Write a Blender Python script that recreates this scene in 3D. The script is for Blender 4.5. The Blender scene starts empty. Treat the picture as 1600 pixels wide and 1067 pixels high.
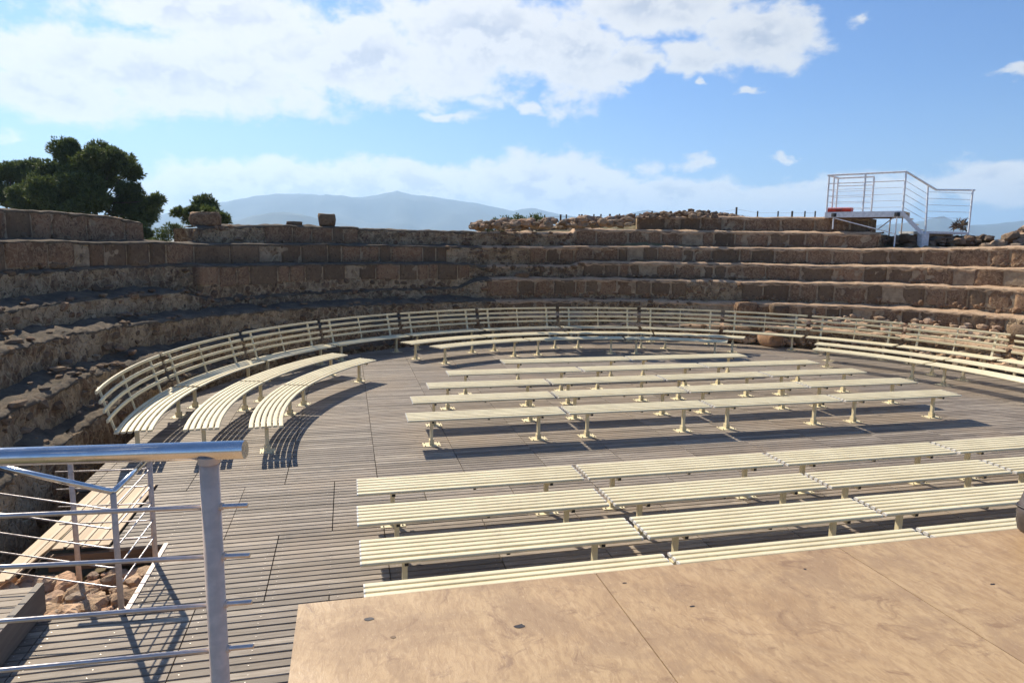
import bpy, math, random
import numpy as np
from mathutils import Vector, Matrix, noise as mn

random.seed(7); rng = np.random.default_rng(7)
S = bpy.context.scene
COL = S.collection
PI = math.pi
def rad(a): return math.radians(a)

# ------------------------------------------------------------------ camera
CAM_H = 3.0
YAW, PITCH, ROLL, FPX = 13.64, 8.2, 0.8, 1067.0
def cam_axes():
    y, p, r = rad(YAW), rad(PITCH), rad(ROLL)
    f = np.array([math.sin(y)*math.cos(p), math.cos(y)*math.cos(p), -math.sin(p)])
    rt = np.array([math.cos(y), -math.sin(y), 0.0]); up = np.cross(rt, f)
    return math.cos(r)*rt+math.sin(r)*up, -math.sin(r)*rt+math.cos(r)*up, f
CR, CU, CF = cam_axes()
CP = np.array([0, 0, CAM_H])
def ray(x, y): return CF+(x-800)/FPX*CR-(y-533.5)/FPX*CU
def at_depth(x, y, d): return CP+ray(x, y)*d
def azel(x, y):
    d = ray(x, y); d = d/np.linalg.norm(d)
    return math.degrees(math.atan2(d[0], d[1])), math.degrees(math.asin(d[2]))
def proj(P):
    d = np.array(P, float)-CP; w = d@CF
    return 800+FPX*(d@CR)/w, 533.5-FPX*(d@CU)/w
cd = bpy.data.cameras.new('camera'); cam = bpy.data.objects.new('camera', cd); COL.objects.link(cam)
cd.sensor_width = 36; cd.lens = 36*FPX/1600; cd.clip_start = 0.05; cd.clip_end = 60000
cam.matrix_world = Matrix(((CR[0], CU[0], -CF[0], 0), (CR[1], CU[1], -CF[1], 0), (CR[2], CU[2], -CF[2], CAM_H), (0, 0, 0, 1)))
S.camera = cam

# ------------------------------------------------------------------ light, sky, exposure
SUN_AZ, SUN_EL = -24.0, 40.0           # azimuth from +Y towards +X
sv = Vector((math.sin(rad(SUN_AZ))*math.cos(rad(SUN_EL)), math.cos(rad(SUN_AZ))*math.cos(rad(SUN_EL)), math.sin(rad(SUN_EL))))
sd = bpy.data.lights.new('sun', 'SUN'); sd.energy = 5.0; sd.angle = rad(0.53); sd.color = (1.0, 0.89, 0.72)
sun = bpy.data.objects.new('sun', sd); COL.objects.link(sun); sun.rotation_euler = sv.to_track_quat('Z', 'Y').to_euler(); sun.location = (-20, 40, 40)
S.view_settings.view_transform = 'Standard'; S.view_settings.look = 'None'; S.view_settings.gamma = 1
S.view_settings.exposure = 0.62; S.view_settings.use_curve_mapping = False
S.cycles.use_denoising = True; S.cycles.adaptive_threshold = 0.02
S.cycles.max_bounces = 8; S.cycles.volume_bounces = 1; S.cycles.transparent_max_bounces = 8

class NT:
    def __init__(s, nt): s.t = nt; s.n = nt.nodes; s.l = nt.links
    def add(s, typ, **kw):
        n = s.n.new(typ)
        for k, v in kw.items(): setattr(n, k, v)
        return n
    def put(s, sock, v):
        if hasattr(v, 'is_linked') or hasattr(v, 'links'): s.l.new(v, sock)
        elif v is not None: sock.default_value = v
    def m(s, op, a, b=0.0, c=None, clamp=False):
        n = s.add('ShaderNodeMath', operation=op); n.use_clamp = clamp
        s.put(n.inputs[0], a); s.put(n.inputs[1], b)
        if c is not None: s.put(n.inputs[2], c)
        return n.outputs[0]
    def vm(s, op, a, b=None):
        n = s.add('ShaderNodeVectorMath', operation=op); s.put(n.inputs[0], a)
        if b is not None: s.put(n.inputs[1], b)
        return n.outputs['Value'] if op in ('DOT_PRODUCT', 'LENGTH', 'DISTANCE') else n.outputs[0]
    def noise(s, vec, scale, detail=4, rough=0.55, dist=0.0):
        n = s.add('ShaderNodeTexNoise'); s.put(n.inputs['Vector'], vec); n.inputs['Scale'].default_value = scale
        n.inputs['Detail'].default_value = detail; n.inputs['Roughness'].default_value = rough; n.inputs['Distortion'].default_value = dist
        return n.outputs['Fac']
    def rng(s, v, a, b, c=0.0, d=1.0, smooth=True):
        n = s.add('ShaderNodeMapRange'); n.interpolation_type = 'SMOOTHSTEP' if smooth else 'LINEAR'
        s.put(n.inputs[0], v)
        for i, k in enumerate((a, b, c, d)): n.inputs[i+1].default_value = k
        return n.outputs[0]
    def mix(s, f, a, b, mode='MIX'):
        n = s.add('ShaderNodeMix', data_type='RGBA', blend_type=mode); s.put(n.inputs[0], f)
        s.put(n.inputs[6], a if not isinstance(a, tuple) else (*a, 1)[:4]); s.put(n.inputs[7], b if not isinstance(b, tuple) else (*b, 1)[:4])
        return n.outputs[2]
    def ramp(s, f, stops):
        n = s.add('ShaderNodeValToRGB'); s.put(n.inputs[0], f); e = n.color_ramp.elements
        while len(e) < len(stops): e.new(0.5)
        for el, (p, c) in zip(e, stops): el.position = p; el.color = (*c, 1)
        return n.outputs[0]

def build_world():
    w = bpy.data.worlds.new('World'); S.world = w; w.use_nodes = True
    g = NT(w.node_tree); g.n.clear()
    out = g.add('ShaderNodeOutputWorld'); bg = g.add('ShaderNodeBackground'); g.l.new(bg.outputs[0], out.inputs[0])
    sky = g.add('ShaderNodeTexSky', sky_type='NISHITA'); sky.sun_disc = False
    sky.sun_elevation = rad(SUN_EL); sky.sun_rotation = rad(SUN_AZ); sky.altitude = 10; sky.air_density = 1.0; sky.dust_density = 0.7; sky.ozone_density = 1.6
    tc = g.add('ShaderNodeTexCoord'); d = tc.outputs['Generated']
    sp = g.add('ShaderNodeSeparateXYZ'); g.l.new(d, sp.inputs[0]); x, y, z = sp.outputs
    DEG = 180/PI
    az = g.m('MULTIPLY', g.m('ARCTAN2', x, y), DEG); el = g.m('MULTIPLY', g.m('ARCSINE', z), DEG)
    cv = g.add('ShaderNodeCombineXYZ'); g.l.new(az, cv.inputs[0]); g.l.new(g.m('MULTIPLY', el, 1.5), cv.inputs[1])
    big = g.noise(cv.outputs[0], 0.13, 3, 0.5, 0.3); det = g.noise(cv.outputs[0], 0.34, 8, 0.60, 0.2)
    # cloud masses: (photo x, y, half width, half height in photo px, weight)
    blobs = [(260, 120, 330, 75, 1.0), (560, 95, 300, 85, 1.0), (330, 20, 240, 60, 1.0), (90, 140, 190, 55, .9), (760, 55, 230, 85, 1.05), (905, 80, 75, 105, 1.1), (1010, 10, 170, 55, 1.1),
             (1185, 60, 105, 62, 1.1), (1090, 92, 75, 30, .9), (990, 95, 55, 35, 1.0), (1168, 142, 26, 9, .75), (1100, 130, 14, 8, .6),
             (440, 305, 220, 56, 1.5), (640, 305, 220, 58, 1.5), (850, 300, 180, 62, 1.5), (1060, 318, 200, 42, 1.35), (1300, 312, 180, 40, 1.0), (1560, 285, 140, 38, 1.0), (330, 318, 160, 40, 1.2),
             (1222, 250, 20, 12, .7), (1088, 257, 28, 13, .6), (1592, 115, 28, 11, .7), (1340, 28, 24, 14, .5), (822, 168, 26, 12, .6), (700, 182, 60, 10, .55), (15, 215, 25, 18, .4)]
    cae = g.add('ShaderNodeCombineXYZ'); g.l.new(az, cae.inputs[0]); g.l.new(el, cae.inputs[1])
    wp = g.add('ShaderNodeTexNoise'); wp.inputs['Scale'].default_value = .55; wp.inputs['Detail'].default_value = 4; g.l.new(cv.outputs[0], wp.inputs['Vector'])
    ae = g.vm('ADD', cae.outputs[0], g.vm('MULTIPLY', g.vm('SUBTRACT', wp.outputs['Color'], (.5, .5, .5)), (3.4, 1.5, 0)))
    mask = None
    for bx, by, hw, hh, wt in blobs:
        a0, e0 = azel(bx, by); a1, _ = azel(bx+hw, by); _, e1 = azel(bx, by-hh)
        wa, we = max(.3, a1-a0), max(.2, e1-e0)
        n = g.add('ShaderNodeVectorMath', operation='MULTIPLY_ADD'); g.l.new(ae, n.inputs[0]); n.inputs[1].default_value = (1/wa, 1/we, 0); n.inputs[2].default_value = (-a0/wa, -e0/we, 0)
        v = g.m('MULTIPLY_ADD', g.vm('LENGTH', n.outputs[0]), -1.6*wt, 1.12*1.6*wt)
        mask = v if mask is None else g.m('MAXIMUM', mask, v)
    mask = g.m('MAXIMUM', mask, -2.0)
    # unseen broken cumulus outside the frame, thinned to keep camera-facing shade dark
    outer = g.m('MULTIPLY', g.m('SUBTRACT', g.noise(cv.outputs[0], 0.035, 3, 0.5), 0.57), 8.0)
    offaz = g.rng(g.m('ABSOLUTE', g.m('SUBTRACT', az, 13.6)), 40, 52); offel = g.rng(el, 20, 28)
    off = g.m('MAXIMUM', offaz, offel)
    mask = g.m('MAXIMUM', mask, g.m('SUBTRACT', g.m('MULTIPLY', outer, off), g.m('MULTIPLY', g.m('SUBTRACT', 1.0, off), 2.0)))
    dens = g.m('ADD', mask, g.m('ADD', g.m('MULTIPLY', g.m('SUBTRACT', det, 0.5), 2.5), g.m('MULTIPLY', g.m('SUBTRACT', big, 0.5), 1.6)))
    alpha = g.rng(dens, -0.05, 0.80)
    thick = g.rng(dens, 0.5, 1.9)
    # sun side of the billows: compare with the noise a step towards the sun
    off2 = g.add('ShaderNodeCombineXYZ'); g.l.new(g.m('ADD', az, -1.1), off2.inputs[0]); g.l.new(g.m('MULTIPLY', g.m('ADD', el, 1.3), 1.5), off2.inputs[1])
    det2 = g.noise(off2.outputs[0], 0.34, 4, 0.6, 0.2)
    lit = g.rng(g.m('SUBTRACT', det, det2), -0.12, 0.10)
    shade = g.m('MULTIPLY', thick, g.m('SUBTRACT', 1.0, g.m('MULTIPLY', lit, 0.85)))
    sdot = g.vm('DOT_PRODUCT', d, tuple(sv)); glow = g.rng(sdot, 0.50, 0.95)
    white = g.mix(glow, (0.57, 0.57, 0.56), (0.68, 0.67, 0.655)); grey = g.mix(glow, (0.33, 0.36, 0.42), (0.45, 0.475, 0.53))
    ccol = g.mix(1.0, g.mix(shade, white, grey), g.mix(g.rng(el, 4.0, 9.0), (1.22, 1.21, 1.19), (1, 1, 1)), 'MULTIPLY')
    base = g.mix(1.0, sky.outputs[0], (0.041, 0.060, 0.088), 'MULTIPLY')
    # thin veil low over the horizon
    veil = g.rng(el, 0.0, 13.0, 0.30, 0.0)
    base = g.mix(veil, base, g.mix(glow, (0.30, 0.43, 0.62), (0.50, 0.58, 0.68)))
    colr = g.mix(g.m('MULTIPLY', alpha, 0.92), base, ccol)
    g.l.new(colr, bg.inputs[0]); bg.inputs[1].default_value = 1.0; w.cycles.sampling_method = 'MANUAL'; w.cycles.sample_map_resolution = 512
build_world()

# ------------------------------------------------------------------ object helpers
def tag(o, label=None, cat=None, group=None, kind=None):
    if label: o['label'] = label
    if cat: o['category'] = cat
    if group: o['group'] = group
    if kind: o['kind'] = kind
    return o
def empty(name, loc=(0, 0, 0), rz=0.0, **kw):
    o = bpy.data.objects.new(name, None); COL.objects.link(o); o.location = loc; o.rotation_euler = (0, 0, rz); o.empty_display_size = .1
    return tag(o, **kw)
def mesh(name, V, Fc, mat, smooth=False):
    me = bpy.data.meshes.new(name); me.from_pydata([tuple(map(float, v)) for v in V], [], Fc)
    me.materials.append(mat)
    if smooth: me.polygons.foreach_set('use_smooth', [True]*len(me.polygons))
    me.update(); return me
def obj(name, me, parent=None, loc=(0, 0, 0), rz=0.0, **kw):
    o = bpy.data.objects.new(name, me); COL.objects.link(o)
    o.parent = parent; o.location = loc; o.rotation_euler = (0, 0, rz)
    return tag(o, **kw)
class MB:
    """collects shapes for one mesh"""
    def __init__(s): s.v = []; s.f = []
    def add(s, V, Fc):
        b = len(s.v); s.v.extend([tuple(p) for p in V]); s.f.extend([tuple(i+b for i in q) for q in Fc]); return s
    def box(s, x0, x1, y0, y1, z0, z1):
        return s.add([(x0, y0, z0), (x1, y0, z0), (x1, y1, z0), (x0, y1, z0), (x0, y0, z1), (x1, y0, z1), (x1, y1, z1), (x0, y1, z1)],
                     [(0, 3, 2, 1), (4, 5, 6, 7), (0, 1, 5, 4), (1, 2, 6, 5), (2, 3, 7, 6), (3, 0, 4, 7)])
    def tube(s, pts, r, n=8, cap=True, radii=None):
        pts = [Vector(p) for p in pts]; N = len(pts); V = []; Fc = []
        for i, p in enumerate(pts):
            t = (pts[min(i+1, N-1)]-pts[max(i-1, 0)]).normalized()
            ref = Vector((0, 0, 1)) if abs(t.z) < .9 else Vector((1, 0, 0))
            a = t.cross(ref).normalized(); b = a.cross(t)
            rr = radii[i] if radii else r
            for k in range(n):
                an = 2*PI*(k+.5)/n; V.append(p+a*math.cos(an)*rr+b*math.sin(an)*rr)
        for i in range(N-1):
            for k in range(n): Fc.append((i*n+k, i*n+(k+1) % n, (i+1)*n+(k+1) % n, (i+1)*n+k))
        if cap: Fc.append(tuple(range(n))[::-1]); Fc.append(tuple((N-1)*n+k for k in range(n)))
        return s.add(V, Fc)
    def sweep(s, prof, frames, cap=True):
        """prof: (side, up) pairs; frames: (origin, side dir, up dir)"""
        n = len(prof); V = []; Fc = []
        for o, a, b in frames:
            for pa, pb in prof: V.append(Vector(o)+Vector(a)*pa+Vector(b)*pb)
        for i in range(len(frames)-1):
            for k in range(n): Fc.append((i*n+k, (i+1)*n+k, (i+1)*n+(k+1) % n, i*n+(k+1) % n))
        if cap: Fc.append(tuple(range(n))); Fc.append(tuple((len(frames)-1)*n+k for k in range(n))[::-1])
        return s.add(V, Fc)
    def mesh(s, name, mat, smooth=False): return mesh(name, s.v, s.f, mat, smooth)
def fractal(p, o=4): return mn.fractal(Vector(p), 1.0, 2.0, o)

# ------------------------------------------------------------------ materials
def mat_new(name):
    m = bpy.data.materials.new(name); m.use_nodes = True; g = NT(m.node_tree); b = g.n['Principled BSDF']; return m, g, b
def pos(g): return g.add('ShaderNodeNewGeometry').outputs['Position']
def bump(g, b, h, strength=.3, dist=.02):
    n = g.add('ShaderNodeBump'); n.inputs['Strength'].default_value = strength; n.inputs['Distance'].default_value = dist
    g.put(n.inputs['Height'], h); g.l.new(n.outputs[0], b.inputs['Normal'])
def island(g):
    a = g.add('ShaderNodeNewGeometry').outputs['Random Per Island']; o = g.add('ShaderNodeObjectInfo').outputs['Random']
    return g.m('FRACT', g.m('ADD', g.m('MULTIPLY', a, 7.31), o))

def m_cream(name='cream_paint', tint=(0.80, 0.71, 0.47)):
    m, g, b = mat_new(name); p = pos(g)
    n = g.noise(p, 2.2, 5, .6); n2 = g.noise(p, 55, 4, .7); st = g.noise(p, 14, 5, .65, .6); r = g.add('ShaderNodeObjectInfo').outputs['Random']
    c = g.mix(g.rng(n, .35, .72), tint, tuple(t*k for t, k in zip(tint, (.86, .84, .80))))
    c = g.mix(g.m('MULTIPLY', r, .28), c, tuple(t*.80 for t in tint))
    c = g.mix(g.rng(st, .54, .74, 0, .42), c, (0.46, 0.39, 0.27))
    c = g.mix(g.rng(n2, .60, .74, 0, .5), c, (0.33, 0.27, 0.19))
    g.l.new(c, b.inputs['Base Color']); b.inputs['Roughness'].default_value = .42; return m
M_CREAM = m_cream()
M_CAP = m_cream('cream_end_cap', (0.80, 0.77, 0.70))
def m_plain(name, col, rough=.6, metal=0.0, var=.12, scale=12):
    m, g, b = mat_new(name); n = g.noise(pos(g), scale, 4)
    g.l.new(g.mix(g.rng(n, .3, .7), tuple(c*(1-var) for c in col), tuple(min(1, c*(1+var)) for c in col)), b.inputs['Base Color'])
    b.inputs['Roughness'].default_value = rough; b.inputs['Metallic'].default_value = metal; return m
M_DARK = m_plain('plain_black', (0.012, 0.012, 0.012), .5)
M_SCREW = m_plain('screw_steel', (0.60, 0.55, 0.48), .4, .3)
def m_steel(name, col, rough):
    m, g, b = mat_new(name); p = pos(g); n = g.noise(p, 25, 5)
    g.l.new(g.mix(g.rng(n, .3, .75), col, tuple(c*.86 for c in col)), b.inputs['Base Color'])
    g.l.new(g.rng(g.noise(p, 70, 3), .3, .7, rough*.8, rough*1.25), b.inputs['Roughness']); b.inputs['Metallic'].default_value = 1.0
    return m
M_RAIL = m_steel('galvanised_tube', (0.74, 0.73, 0.72), .17)
M_ROD = m_steel('satin_rod', (0.60, 0.56, 0.55), .42)
M_POST = m_plain('painted_post', (0.63, 0.50, 0.41), .5, .05, .10, 30)
M_WHITE = m_plain('white_painted_steel', (0.72, 0.74, 0.77), .4)
M_RED = m_plain('red_plastic', (0.55, 0.045, 0.02), .45)

def m_plank():
    m, g, b = mat_new('weathered_plank'); p = pos(g)
    st = g.add('ShaderNodeMapping'); st.inputs['Scale'].default_value = (2.2, 34, 34); g.l.new(p, st.inputs[0])
    grain = g.noise(st.outputs[0], 1.6, 6, .6, .4); patch = g.noise(p, .55, 5, .6); r = island(g); fine = g.noise(p, 3.5, 5, .65)
    c = g.ramp(r, [(0, (0.185, 0.160, 0.130)), (.35, (0.26, 0.222, 0.182)), (.7, (0.33, 0.285, 0.235)), (1, (0.44, 0.38, 0.305))])
    c = g.mix(g.rng(grain, .3, .72, .0, .75), c, (0.130, 0.100, 0.074))
    c = g.mix(g.rng(patch, .45, .68, 0, .6), c, (0.30, 0.235, 0.17))
    c = g.mix(g.rng(fine, .56, .74, 0, .45), c, (0.10, 0.082, 0.068))
    g.l.new(c, b.inputs['Base Color']); b.inputs['Roughness'].default_value = .7; b.inputs['Specular IOR Level'].default_value = .3
    bump(g, b, grain, .35, .004); return m
M_PLANK = m_plank()

def m_board(name, a, bcol, sx=.8, sy=14):
    m, g, b = mat_new(name); p = pos(g)
    st = g.add('ShaderNodeMapping'); st.inputs['Scale'].default_value = (sx, sy, 10); g.l.new(p, st.inputs[0])
    grain = g.noise(st.outputs[0], 2.0, 6, .6, .6); r = island(g)
    c = g.mix(g.rng(grain, .3, .7), a, bcol); c = g.mix(g.m('MULTIPLY', r, .35), c, tuple(x*.55 for x in a))
    g.l.new(c, b.inputs['Base Color']); b.inputs['Roughness'].default_value = .7; bump(g, b, grain, .3, .004); return m
M_RAMP = m_board('ramp_board', (0.46, 0.33, 0.20), (0.58, 0.44, 0.28), 14, .8)
M_STRIP = m_board('pale_strip', (0.56, 0.45, 0.30), (0.62, 0.52, 0.36), 14, .8)
M_BEAM = m_board('wood_beam', (0.24, 0.15, 0.085), (0.17, 0.105, 0.06))
M_FASCIA = m_board('grey_fascia', (0.20, 0.17, 0.14), (0.14, 0.115, 0.095), 10, 1.0)

def m_ply():
    m, g, b = mat_new('stage_plywood'); p = pos(g); r = g.add('ShaderNodeObjectInfo').outputs['Random']
    sh = g.add('ShaderNodeCombineXYZ'); g.l.new(g.m('MULTIPLY', r, 40), sh.inputs[0]); g.l.new(g.m('MULTIPLY', r, 17), sh.inputs[1])
    q = g.vm('ADD', p, sh.outputs[0])
    wv = g.vm('ADD', q, g.vm('MULTIPLY', g.add('ShaderNodeTexNoise').outputs['Color'], (0, 0, 0)))
    wn = g.add('ShaderNodeTexNoise'); wn.inputs['Scale'].default_value = 2.2; wn.inputs['Detail'].default_value = 3; g.l.new(q, wn.inputs['Vector'])
    wq = g.vm('ADD', q, g.vm('MULTIPLY', wn.outputs['Color'], (.10, .05, 0)))
    st = g.add('ShaderNodeMapping'); st.inputs['Scale'].default_value = (17, 5.5, 1); st.inputs['Rotation'].default_value = (0, 0, rad(-4)); g.l.new(wq, st.inputs[0])
    grain = g.noise(st.outputs[0], 2.4, 8, .68, .6)
    st2 = g.add('ShaderNodeMapping'); st2.inputs['Scale'].default_value = (5, 1.6, 1); g.l.new(q, st2.inputs[0])
    fig = g.noise(st2.outputs[0], 1.1, 5, .6, 1.8)
    blot = g.noise(q, 2.4, 7, .65, .6); wear = g.noise(wq, 6.5, 9, .72, 1.0); fleck = g.noise(st.outputs[0], 5.5, 5, .7)
    c = g.ramp(fig, [(.25, (0.34, 0.215, 0.110)), (.5, (0.43, 0.285, 0.150)), (.75, (0.50, 0.345, 0.190))])
    c = g.mix(g.rng(g.noise(q, .9, 4, .55, .5), .38, .62, 0, .5), c, (0.47, 0.335, 0.185))
    c = g.mix(g.rng(grain, .40, .66, 0, .55), c, (0.27, 0.160, 0.080))
    c = g.mix(g.rng(blot, .48, .64, 0, .60), c, (0.27, 0.175, 0.105))
    c = g.mix(g.rng(wear, .53, .68, 0, .80), c, (0.22, 0.130, 0.072))
    c = g.mix(g.rng(fleck, .57, .70, 0, .45), c, (0.56, 0.41, 0.25))
    g.l.new(c, b.inputs['Base Color']); g.l.new(g.rng(blot, .3, .7, .5, .72), b.inputs['Roughness'])
    bump(g, b, g.m('ADD', grain, g.m('MULTIPLY', wear, .6)), .5, .004); return m
M_PLY = m_ply()

def m_block():
    m, g, b = mat_new('tufa_block'); p = pos(g); r = g.add('ShaderNodeObjectInfo').outputs['Random']
    n1 = g.noise(p, 1.6, 6, .6); n2 = g.noise(p, 9, 6, .65, .3); n3 = g.noise(p, 34, 4, .7)
    c = g.ramp(r, [(0, (0.190, 0.130, 0.082)), (.18, (0.225, 0.155, 0.098)), (.36, (0.160, 0.110, 0.070)), (.42, (0.255, 0.150, 0.088)), (.7, (0.225, 0.138, 0.085)), (1, (0.310, 0.190, 0.115))])
    rough_ = g.rng(r, .38, .42)
    c = g.mix(g.rng(n1, .42, .7, 0, .5), c, (0.120, 0.078, 0.050))
    vein = g.noise(p, 4.5, 5, .6, 1.4)
    c = g.mix(g.m('MULTIPLY', rough_, g.rng(g.m('ABSOLUTE', g.m('SUBTRACT', vein, .5)), .0, .045, .75, 0)), c, (0.40, 0.285, 0.18))
    c = g.mix(g.m('MULTIPLY', g.m('MULTIPLY_ADD', rough_, .6, .4), g.rng(n2, .52, .66, 0, .7)), c, (0.36, 0.25, 0.155))
    c = g.mix(g.rng(g.noise(p, 17, 5, .62, .3), .57, .65, 0, .7), c, (0.062, 0.042, 0.030))
    c = g.mix(g.rng(n3, .60, .75, 0, .5), c, (0.070, 0.050, 0.036))
    g.l.new(c, b.inputs['Base Color']); b.inputs['Roughness'].default_value = .95; b.inputs['Specular IOR Level'].default_value = .2
    bump(g, b, g.m('ADD', g.m('MULTIPLY', n2, 1.4), g.m('MULTIPLY', n3, .8)), .85, .035); return m
M_BLOCK = m_block()
def m_core():
    m, g, b = mat_new('rubble_masonry'); p = pos(g)
    wob = g.add('ShaderNodeTexNoise'); wob.inputs['Scale'].default_value = 5; g.l.new(p, wob.inputs['Vector'])
    q = g.vm('ADD', p, g.vm('MULTIPLY', wob.outputs['Color'], (.14, .14, .14)))
    vo = g.add('ShaderNodeTexVoronoi', feature='DISTANCE_TO_EDGE'); vo.inputs['Scale'].default_value = 5.2; g.l.new(q, vo.inputs['Vector'])
    vc = g.add('ShaderNodeTexVoronoi', feature='F1'); vc.inputs['Scale'].default_value = 5.2; g.l.new(q, vc.inputs['Vector'])
    zone = g.noise(p, .75, 5, .6, .3); n2 = g.noise(p, 7, 6, .65, .4); n3 = g.noise(p, 28, 5, .7)
    sc = g.add('ShaderNodeSeparateColor'); g.l.new(vc.outputs['Color'], sc.inputs[0])
    stone = g.ramp(sc.outputs[0], [(0, (0.15, 0.098, 0.062)), (.35, (0.26, 0.160, 0.095)), (.7, (0.20, 0.15, 0.10)), (1, (0.34, 0.235, 0.145))])
    mortar = g.mix(g.rng(n2, .35, .7), (0.62, 0.475, 0.31), (0.46, 0.335, 0.21))
    c = g.mix(g.m('ADD', g.rng(vo.outputs[0], .01, .16, 0, .6), g.rng(n2, .4, .6, 0, .4)), mortar, stone)
    c = g.mix(g.rng(zone, .44, .62), c, mortar)
    n4 = g.noise(p, 2.2, 5, .62, .5); pit = g.noise(p, 15, 5, .62, .3)
    c = g.mix(g.rng(n4, .52, .70, 0, .42), c, (0.165, 0.118, 0.080))
    c = g.mix(g.rng(n2, .53, .70, 0, .6), c, (0.14, 0.088, 0.062))
    c = g.mix(g.rng(pit, .58, .66, 0, .75), c, (0.045, 0.033, 0.025))
    c = g.mix(g.rng(n3, .57, .68, 0, .8), c, (0.055, 0.041, 0.031))
    g.l.new(c, b.inputs['Base Color']); b.inputs['Roughness'].default_value = 1.0; b.inputs['Specular IOR Level'].default_value = .15
    h = g.m('ADD', g.m('MULTIPLY', g.rng(vo.outputs[0], 0, .12), .7), g.m('ADD', g.m('MULTIPLY', n2, 1.3), g.m('MULTIPLY', n3, 1.2)))
    bump(g, b, h, 1.0, .05); return m
M_CORE = m_core()
def m_crust(name, a, b_, c_):
    m, g, b = mat_new(name); p = pos(g); n = g.noise(p, 3.2, 6, .65, .3); n2 = g.noise(p, 13, 5, .65); n3 = g.noise(p, 45, 4, .7)
    c = g.mix(g.rng(n, .35, .68), a, b_); c = g.mix(g.rng(n2, .54, .70, 0, .7), c, c_); c = g.mix(g.rng(n3, .60, .76, 0, .6), c, tuple(x*.5 for x in c_))
    g.l.new(c, b.inputs['Base Color']); b.inputs['Roughness'].default_value = 1.0; b.inputs['Specular IOR Level'].default_value = .15
    bump(g, b, g.m('ADD', n2, n3), .8, .03); return m
M_CRUST_LIT = m_crust('worn_sunlit_ledge', (0.56, 0.40, 0.265), (0.44, 0.30, 0.19), (0.27, 0.18, 0.115))  # pale tone puts the sunlight on the worn right-hand lips into the colour
M_CRUST_SHADE = m_crust('shade_toned_ledge', (0.105, 0.090, 0.072), (0.19, 0.150, 0.108), (0.05, 0.044, 0.038))  # dark tone stands in for the shade lying on the left ledges
def m_mortar():
    m, g, b = mat_new('lime_mortar'); p = pos(g); n = g.noise(p, 6, 6, .65, .3); n3 = g.noise(p, 40, 4, .7)
    c = g.mix(g.rng(n, .35, .7), (0.43, 0.33, 0.22), (0.26, 0.19, 0.125)); c = g.mix(g.rng(n3, .58, .74, 0, .7), c, (0.10, 0.075, 0.055))
    g.l.new(c, b.inputs['Base Color']); b.inputs['Roughness'].default_value = 1.0; bump(g, b, g.m('ADD', n, n3), .9, .03); return m
M_MORTAR = m_mortar()
def m_rock(name='loose_rock', k=1.0):
    m, g, b = mat_new(name); p = pos(g); r = island(g); n2 = g.noise(p, 8, 6, .65, .3); n3 = g.noise(p, 40, 4, .7)
    c = g.ramp(r, [(0, (0.20*k, 0.14*k, 0.095*k)), (.3, (0.36*k, 0.25*k, 0.16*k)), (.55, (0.25*k, 0.20*k, 0.155*k)), (.8, (0.40*k, 0.25*k, 0.16*k)), (1, (0.44*k, 0.34*k, 0.23*k))])
    c = g.mix(g.rng(n2, .45, .72, 0, .6), c, (0.145, 0.105, 0.075)); c = g.mix(g.rng(n3, .6, .75, 0, .5), c, (0.09, 0.07, 0.055))
    g.l.new(c, b.inputs['Base Color']); b.inputs['Roughness'].default_value = .95; b.inputs['Specular IOR Level'].default_value = .2
    bump(g, b, g.m('ADD', n2, n3), .7, .03); return m
M_ROCK = m_rock(); M_PINK = m_rock('pink_rock', 1.5); M_DROCK = m_rock('dark_rock', .62)
def m_ground():
    m, g, b = mat_new('dry_earth'); p = pos(g); n = g.noise(p, .25, 6, .6); n2 = g.noise(p, 3, 6, .65)
    c = g.mix(g.rng(n, .35, .65), (0.20, 0.155, 0.095), (0.115, 0.115, 0.055)); c = g.mix(g.rng(n2, .45, .7, 0, .6), c, (0.30, 0.235, 0.155))
    g.l.new(c, b.inputs['Base Color']); b.inputs['Roughness'].default_value = 1; bump(g, b, n2, .6, .08); return m
M_GROUND = m_ground()
def m_leaf(name, a, bb):
    m, g, b = mat_new(name); r = island(g)
    c = g.mix(r, a, bb); g.l.new(c, b.inputs['Base Color']); b.inputs['Roughness'].default_value = .6
    tr = g.add('ShaderNodeBsdfTranslucent'); g.l.new(g.mix(.5, c, (0.12, 0.16, 0.03)), tr.inputs[0])
    mx = g.add('ShaderNodeMixShader'); mx.inputs[0].default_value = .3
    g.l.new(b.outputs[0], mx.inputs[1]); g.l.new(tr.outputs[0], mx.inputs[2]); g.l.new(mx.outputs[0], g.n['Material Output'].inputs[0]); return m
M_PINE = m_leaf('pine_needles', (0.055, 0.080, 0.022), (0.165, 0.195, 0.055))
M_SHRUB = m_leaf('shrub_leaves', (0.05, 0.085, 0.02), (0.12, 0.16, 0.045))
M_BARK = m_plain('pine_bark', (0.11, 0.075, 0.05), .95, 0, .35, 9)
M_HILL = m_plain('far_hill', (0.050, 0.062, 0.055), 1.0, 0, .3, .004)
M_BAG = m_plain('grey_leather', (0.085, 0.068, 0.062), .42, 0, .15, 30)
M_PIPE = m_plain('bag_piping', (0.02, 0.014, 0.016), .5)
M_WIRE = m_plain('fence_post_wood', (0.055, 0.045, 0.038), .9)

# ------------------------------------------------------------------ terrain, hills, haze
TCX, TCY = 6.15, 11.0                       # centre of the terraces
def tdir(t):
    a = rad(t); return math.cos(a), math.sin(a)
def tpos(R, t, z=0.0):
    """point of a terrace line: arc in front, straight wings beyond 180 and 0 degrees"""
    if t > 180: return (TCX-R, TCY-(t-180)*.175, z)
    if t < 0: return (TCX+R, TCY+t*.175, z)
    c, s = tdir(t); return (TCX+R*c, TCY+R*s, z)

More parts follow.
